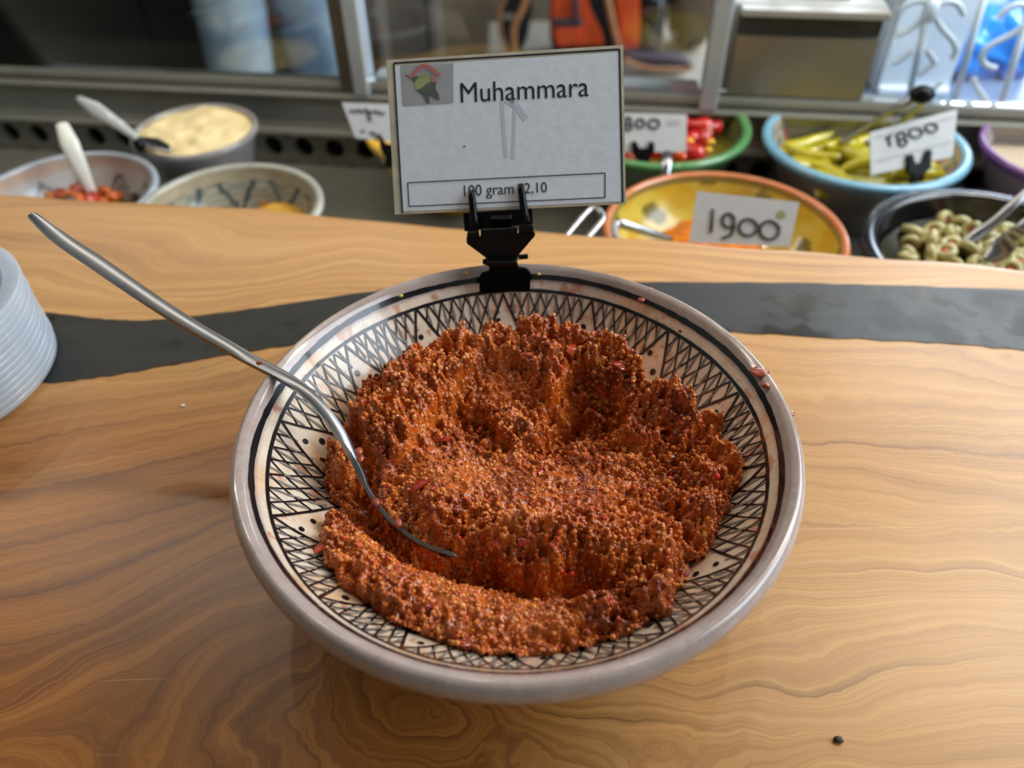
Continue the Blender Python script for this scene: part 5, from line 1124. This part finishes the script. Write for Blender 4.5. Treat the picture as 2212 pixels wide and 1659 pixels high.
SKINM = M_plain('skin', (200, 156, 128), 0.5, var=0.05); COAT = M_plain('olive_coat', (92, 88, 66), 0.8, var=0.12, nscale=8); HAIR = M_plain('brown_hair', (58, 40, 28), 0.6, var=0.2); SHOE = M_plain('grey_shoe', (80, 80, 82), 0.6)
PYY = 2.25; lx = at_y(495, 80, PYY).x; rx = at_y(690, 80, PYY + .2).x; mx_ = (lx + rx) / 2; H0 = FLOORZ; k = 1 / U
per = thing('person', (mx_, PYY, H0), 'person in light blue jeans and olive coat standing beyond the dark glass', 'person')
def pz(m_): return H0 + m_ * k
sv = [(mx_, PYY + .05, pz(.95)), (mx_, PYY + .05, pz(1.15)), (mx_, PYY + .06, pz(1.38)), (mx_, PYY + .05, pz(1.50)), (mx_, PYY + .02, pz(1.58)), (mx_, PYY, pz(1.66)),
      (mx_ - .26, PYY + .05, pz(1.42)), (mx_ - .33, PYY + .06, pz(1.14)), (mx_ - .31, PYY - .06, pz(.90)), (mx_ + .26, PYY + .05, pz(1.42)), (mx_ + .33, PYY + .06, pz(1.14)), (mx_ + .31, PYY - .06, pz(.90))]
v, f = skin_mesh(sv, [(0, 1), (1, 2), (2, 3), (3, 4), (4, 5), (2, 6), (6, 7), (7, 8), (2, 9), (9, 10), (10, 11)], [.2, .19, .2, .08, .085, .12, .085, .065, .05, .085, .065, .05])
body_p = MB().add(v, f).build('body', SKINM, per)
v, f = skin_mesh([(mx_, PYY + .05, pz(.98)), (lx + .03, PYY + .03, pz(.86)), (lx, PYY, pz(.50)), (lx - .01, PYY + .03, pz(.09)), (rx - .03, PYY + .12, pz(.86)), (rx, PYY + .2, pz(.50)), (rx + .01, PYY + .22, pz(.09))], [(0, 1), (1, 2), (2, 3), (0, 4), (4, 5), (5, 6)], [.18, .125, .105, .09, .125, .105, .09])
MB().add(v, f).build('jeans', DENIM, per)
v, f = skin_mesh([(mx_, PYY + .06, pz(.95)), (mx_, PYY + .06, pz(1.15)), (mx_, PYY + .07, pz(1.40)), (mx_ - .27, PYY + .06, pz(1.42)), (mx_ - .34, PYY + .07, pz(1.14)), (mx_ - .32, PYY - .04, pz(.97)), (mx_ + .27, PYY + .06, pz(1.42)), (mx_ + .34, PYY + .07, pz(1.14)), (mx_ + .32, PYY - .04, pz(.97))], [(0, 1), (1, 2), (2, 3), (3, 4), (4, 5), (2, 6), (6, 7), (7, 8)], [.24, .22, .23, .11, .09, .075, .11, .09, .075])
MB().add(v, f).build('coat', COAT, per)
MB().add(*g_ball((mx_, PYY + .03, pz(1.70)), (.135, .155, .155))).build('hair', HAIR, per)
for xx, yy in ((lx, PYY), (rx, PYY + .2)): MB().add(*g_box((xx, yy - .06, H0 + .06), (.15, .40, .12), .05, None, 3)).build('shoe', SHOE, per)

# ------------------------------------------------------------------ to metres
done = set()
for o in bpy.data.objects:
    if o.type == 'MESH' and o.data.name not in done: o.data.transform(Matrix.Scale(U, 4)); done.add(o.data.name)
    if o.type == 'LIGHT':
        l = o.data; l.energy *= U * U
        if l.type == 'AREA': l.size *= U; l.size_y *= U
        else: l.shadow_soft_size *= U
    o.location = o.location * U
bpy.context.view_layer.update()
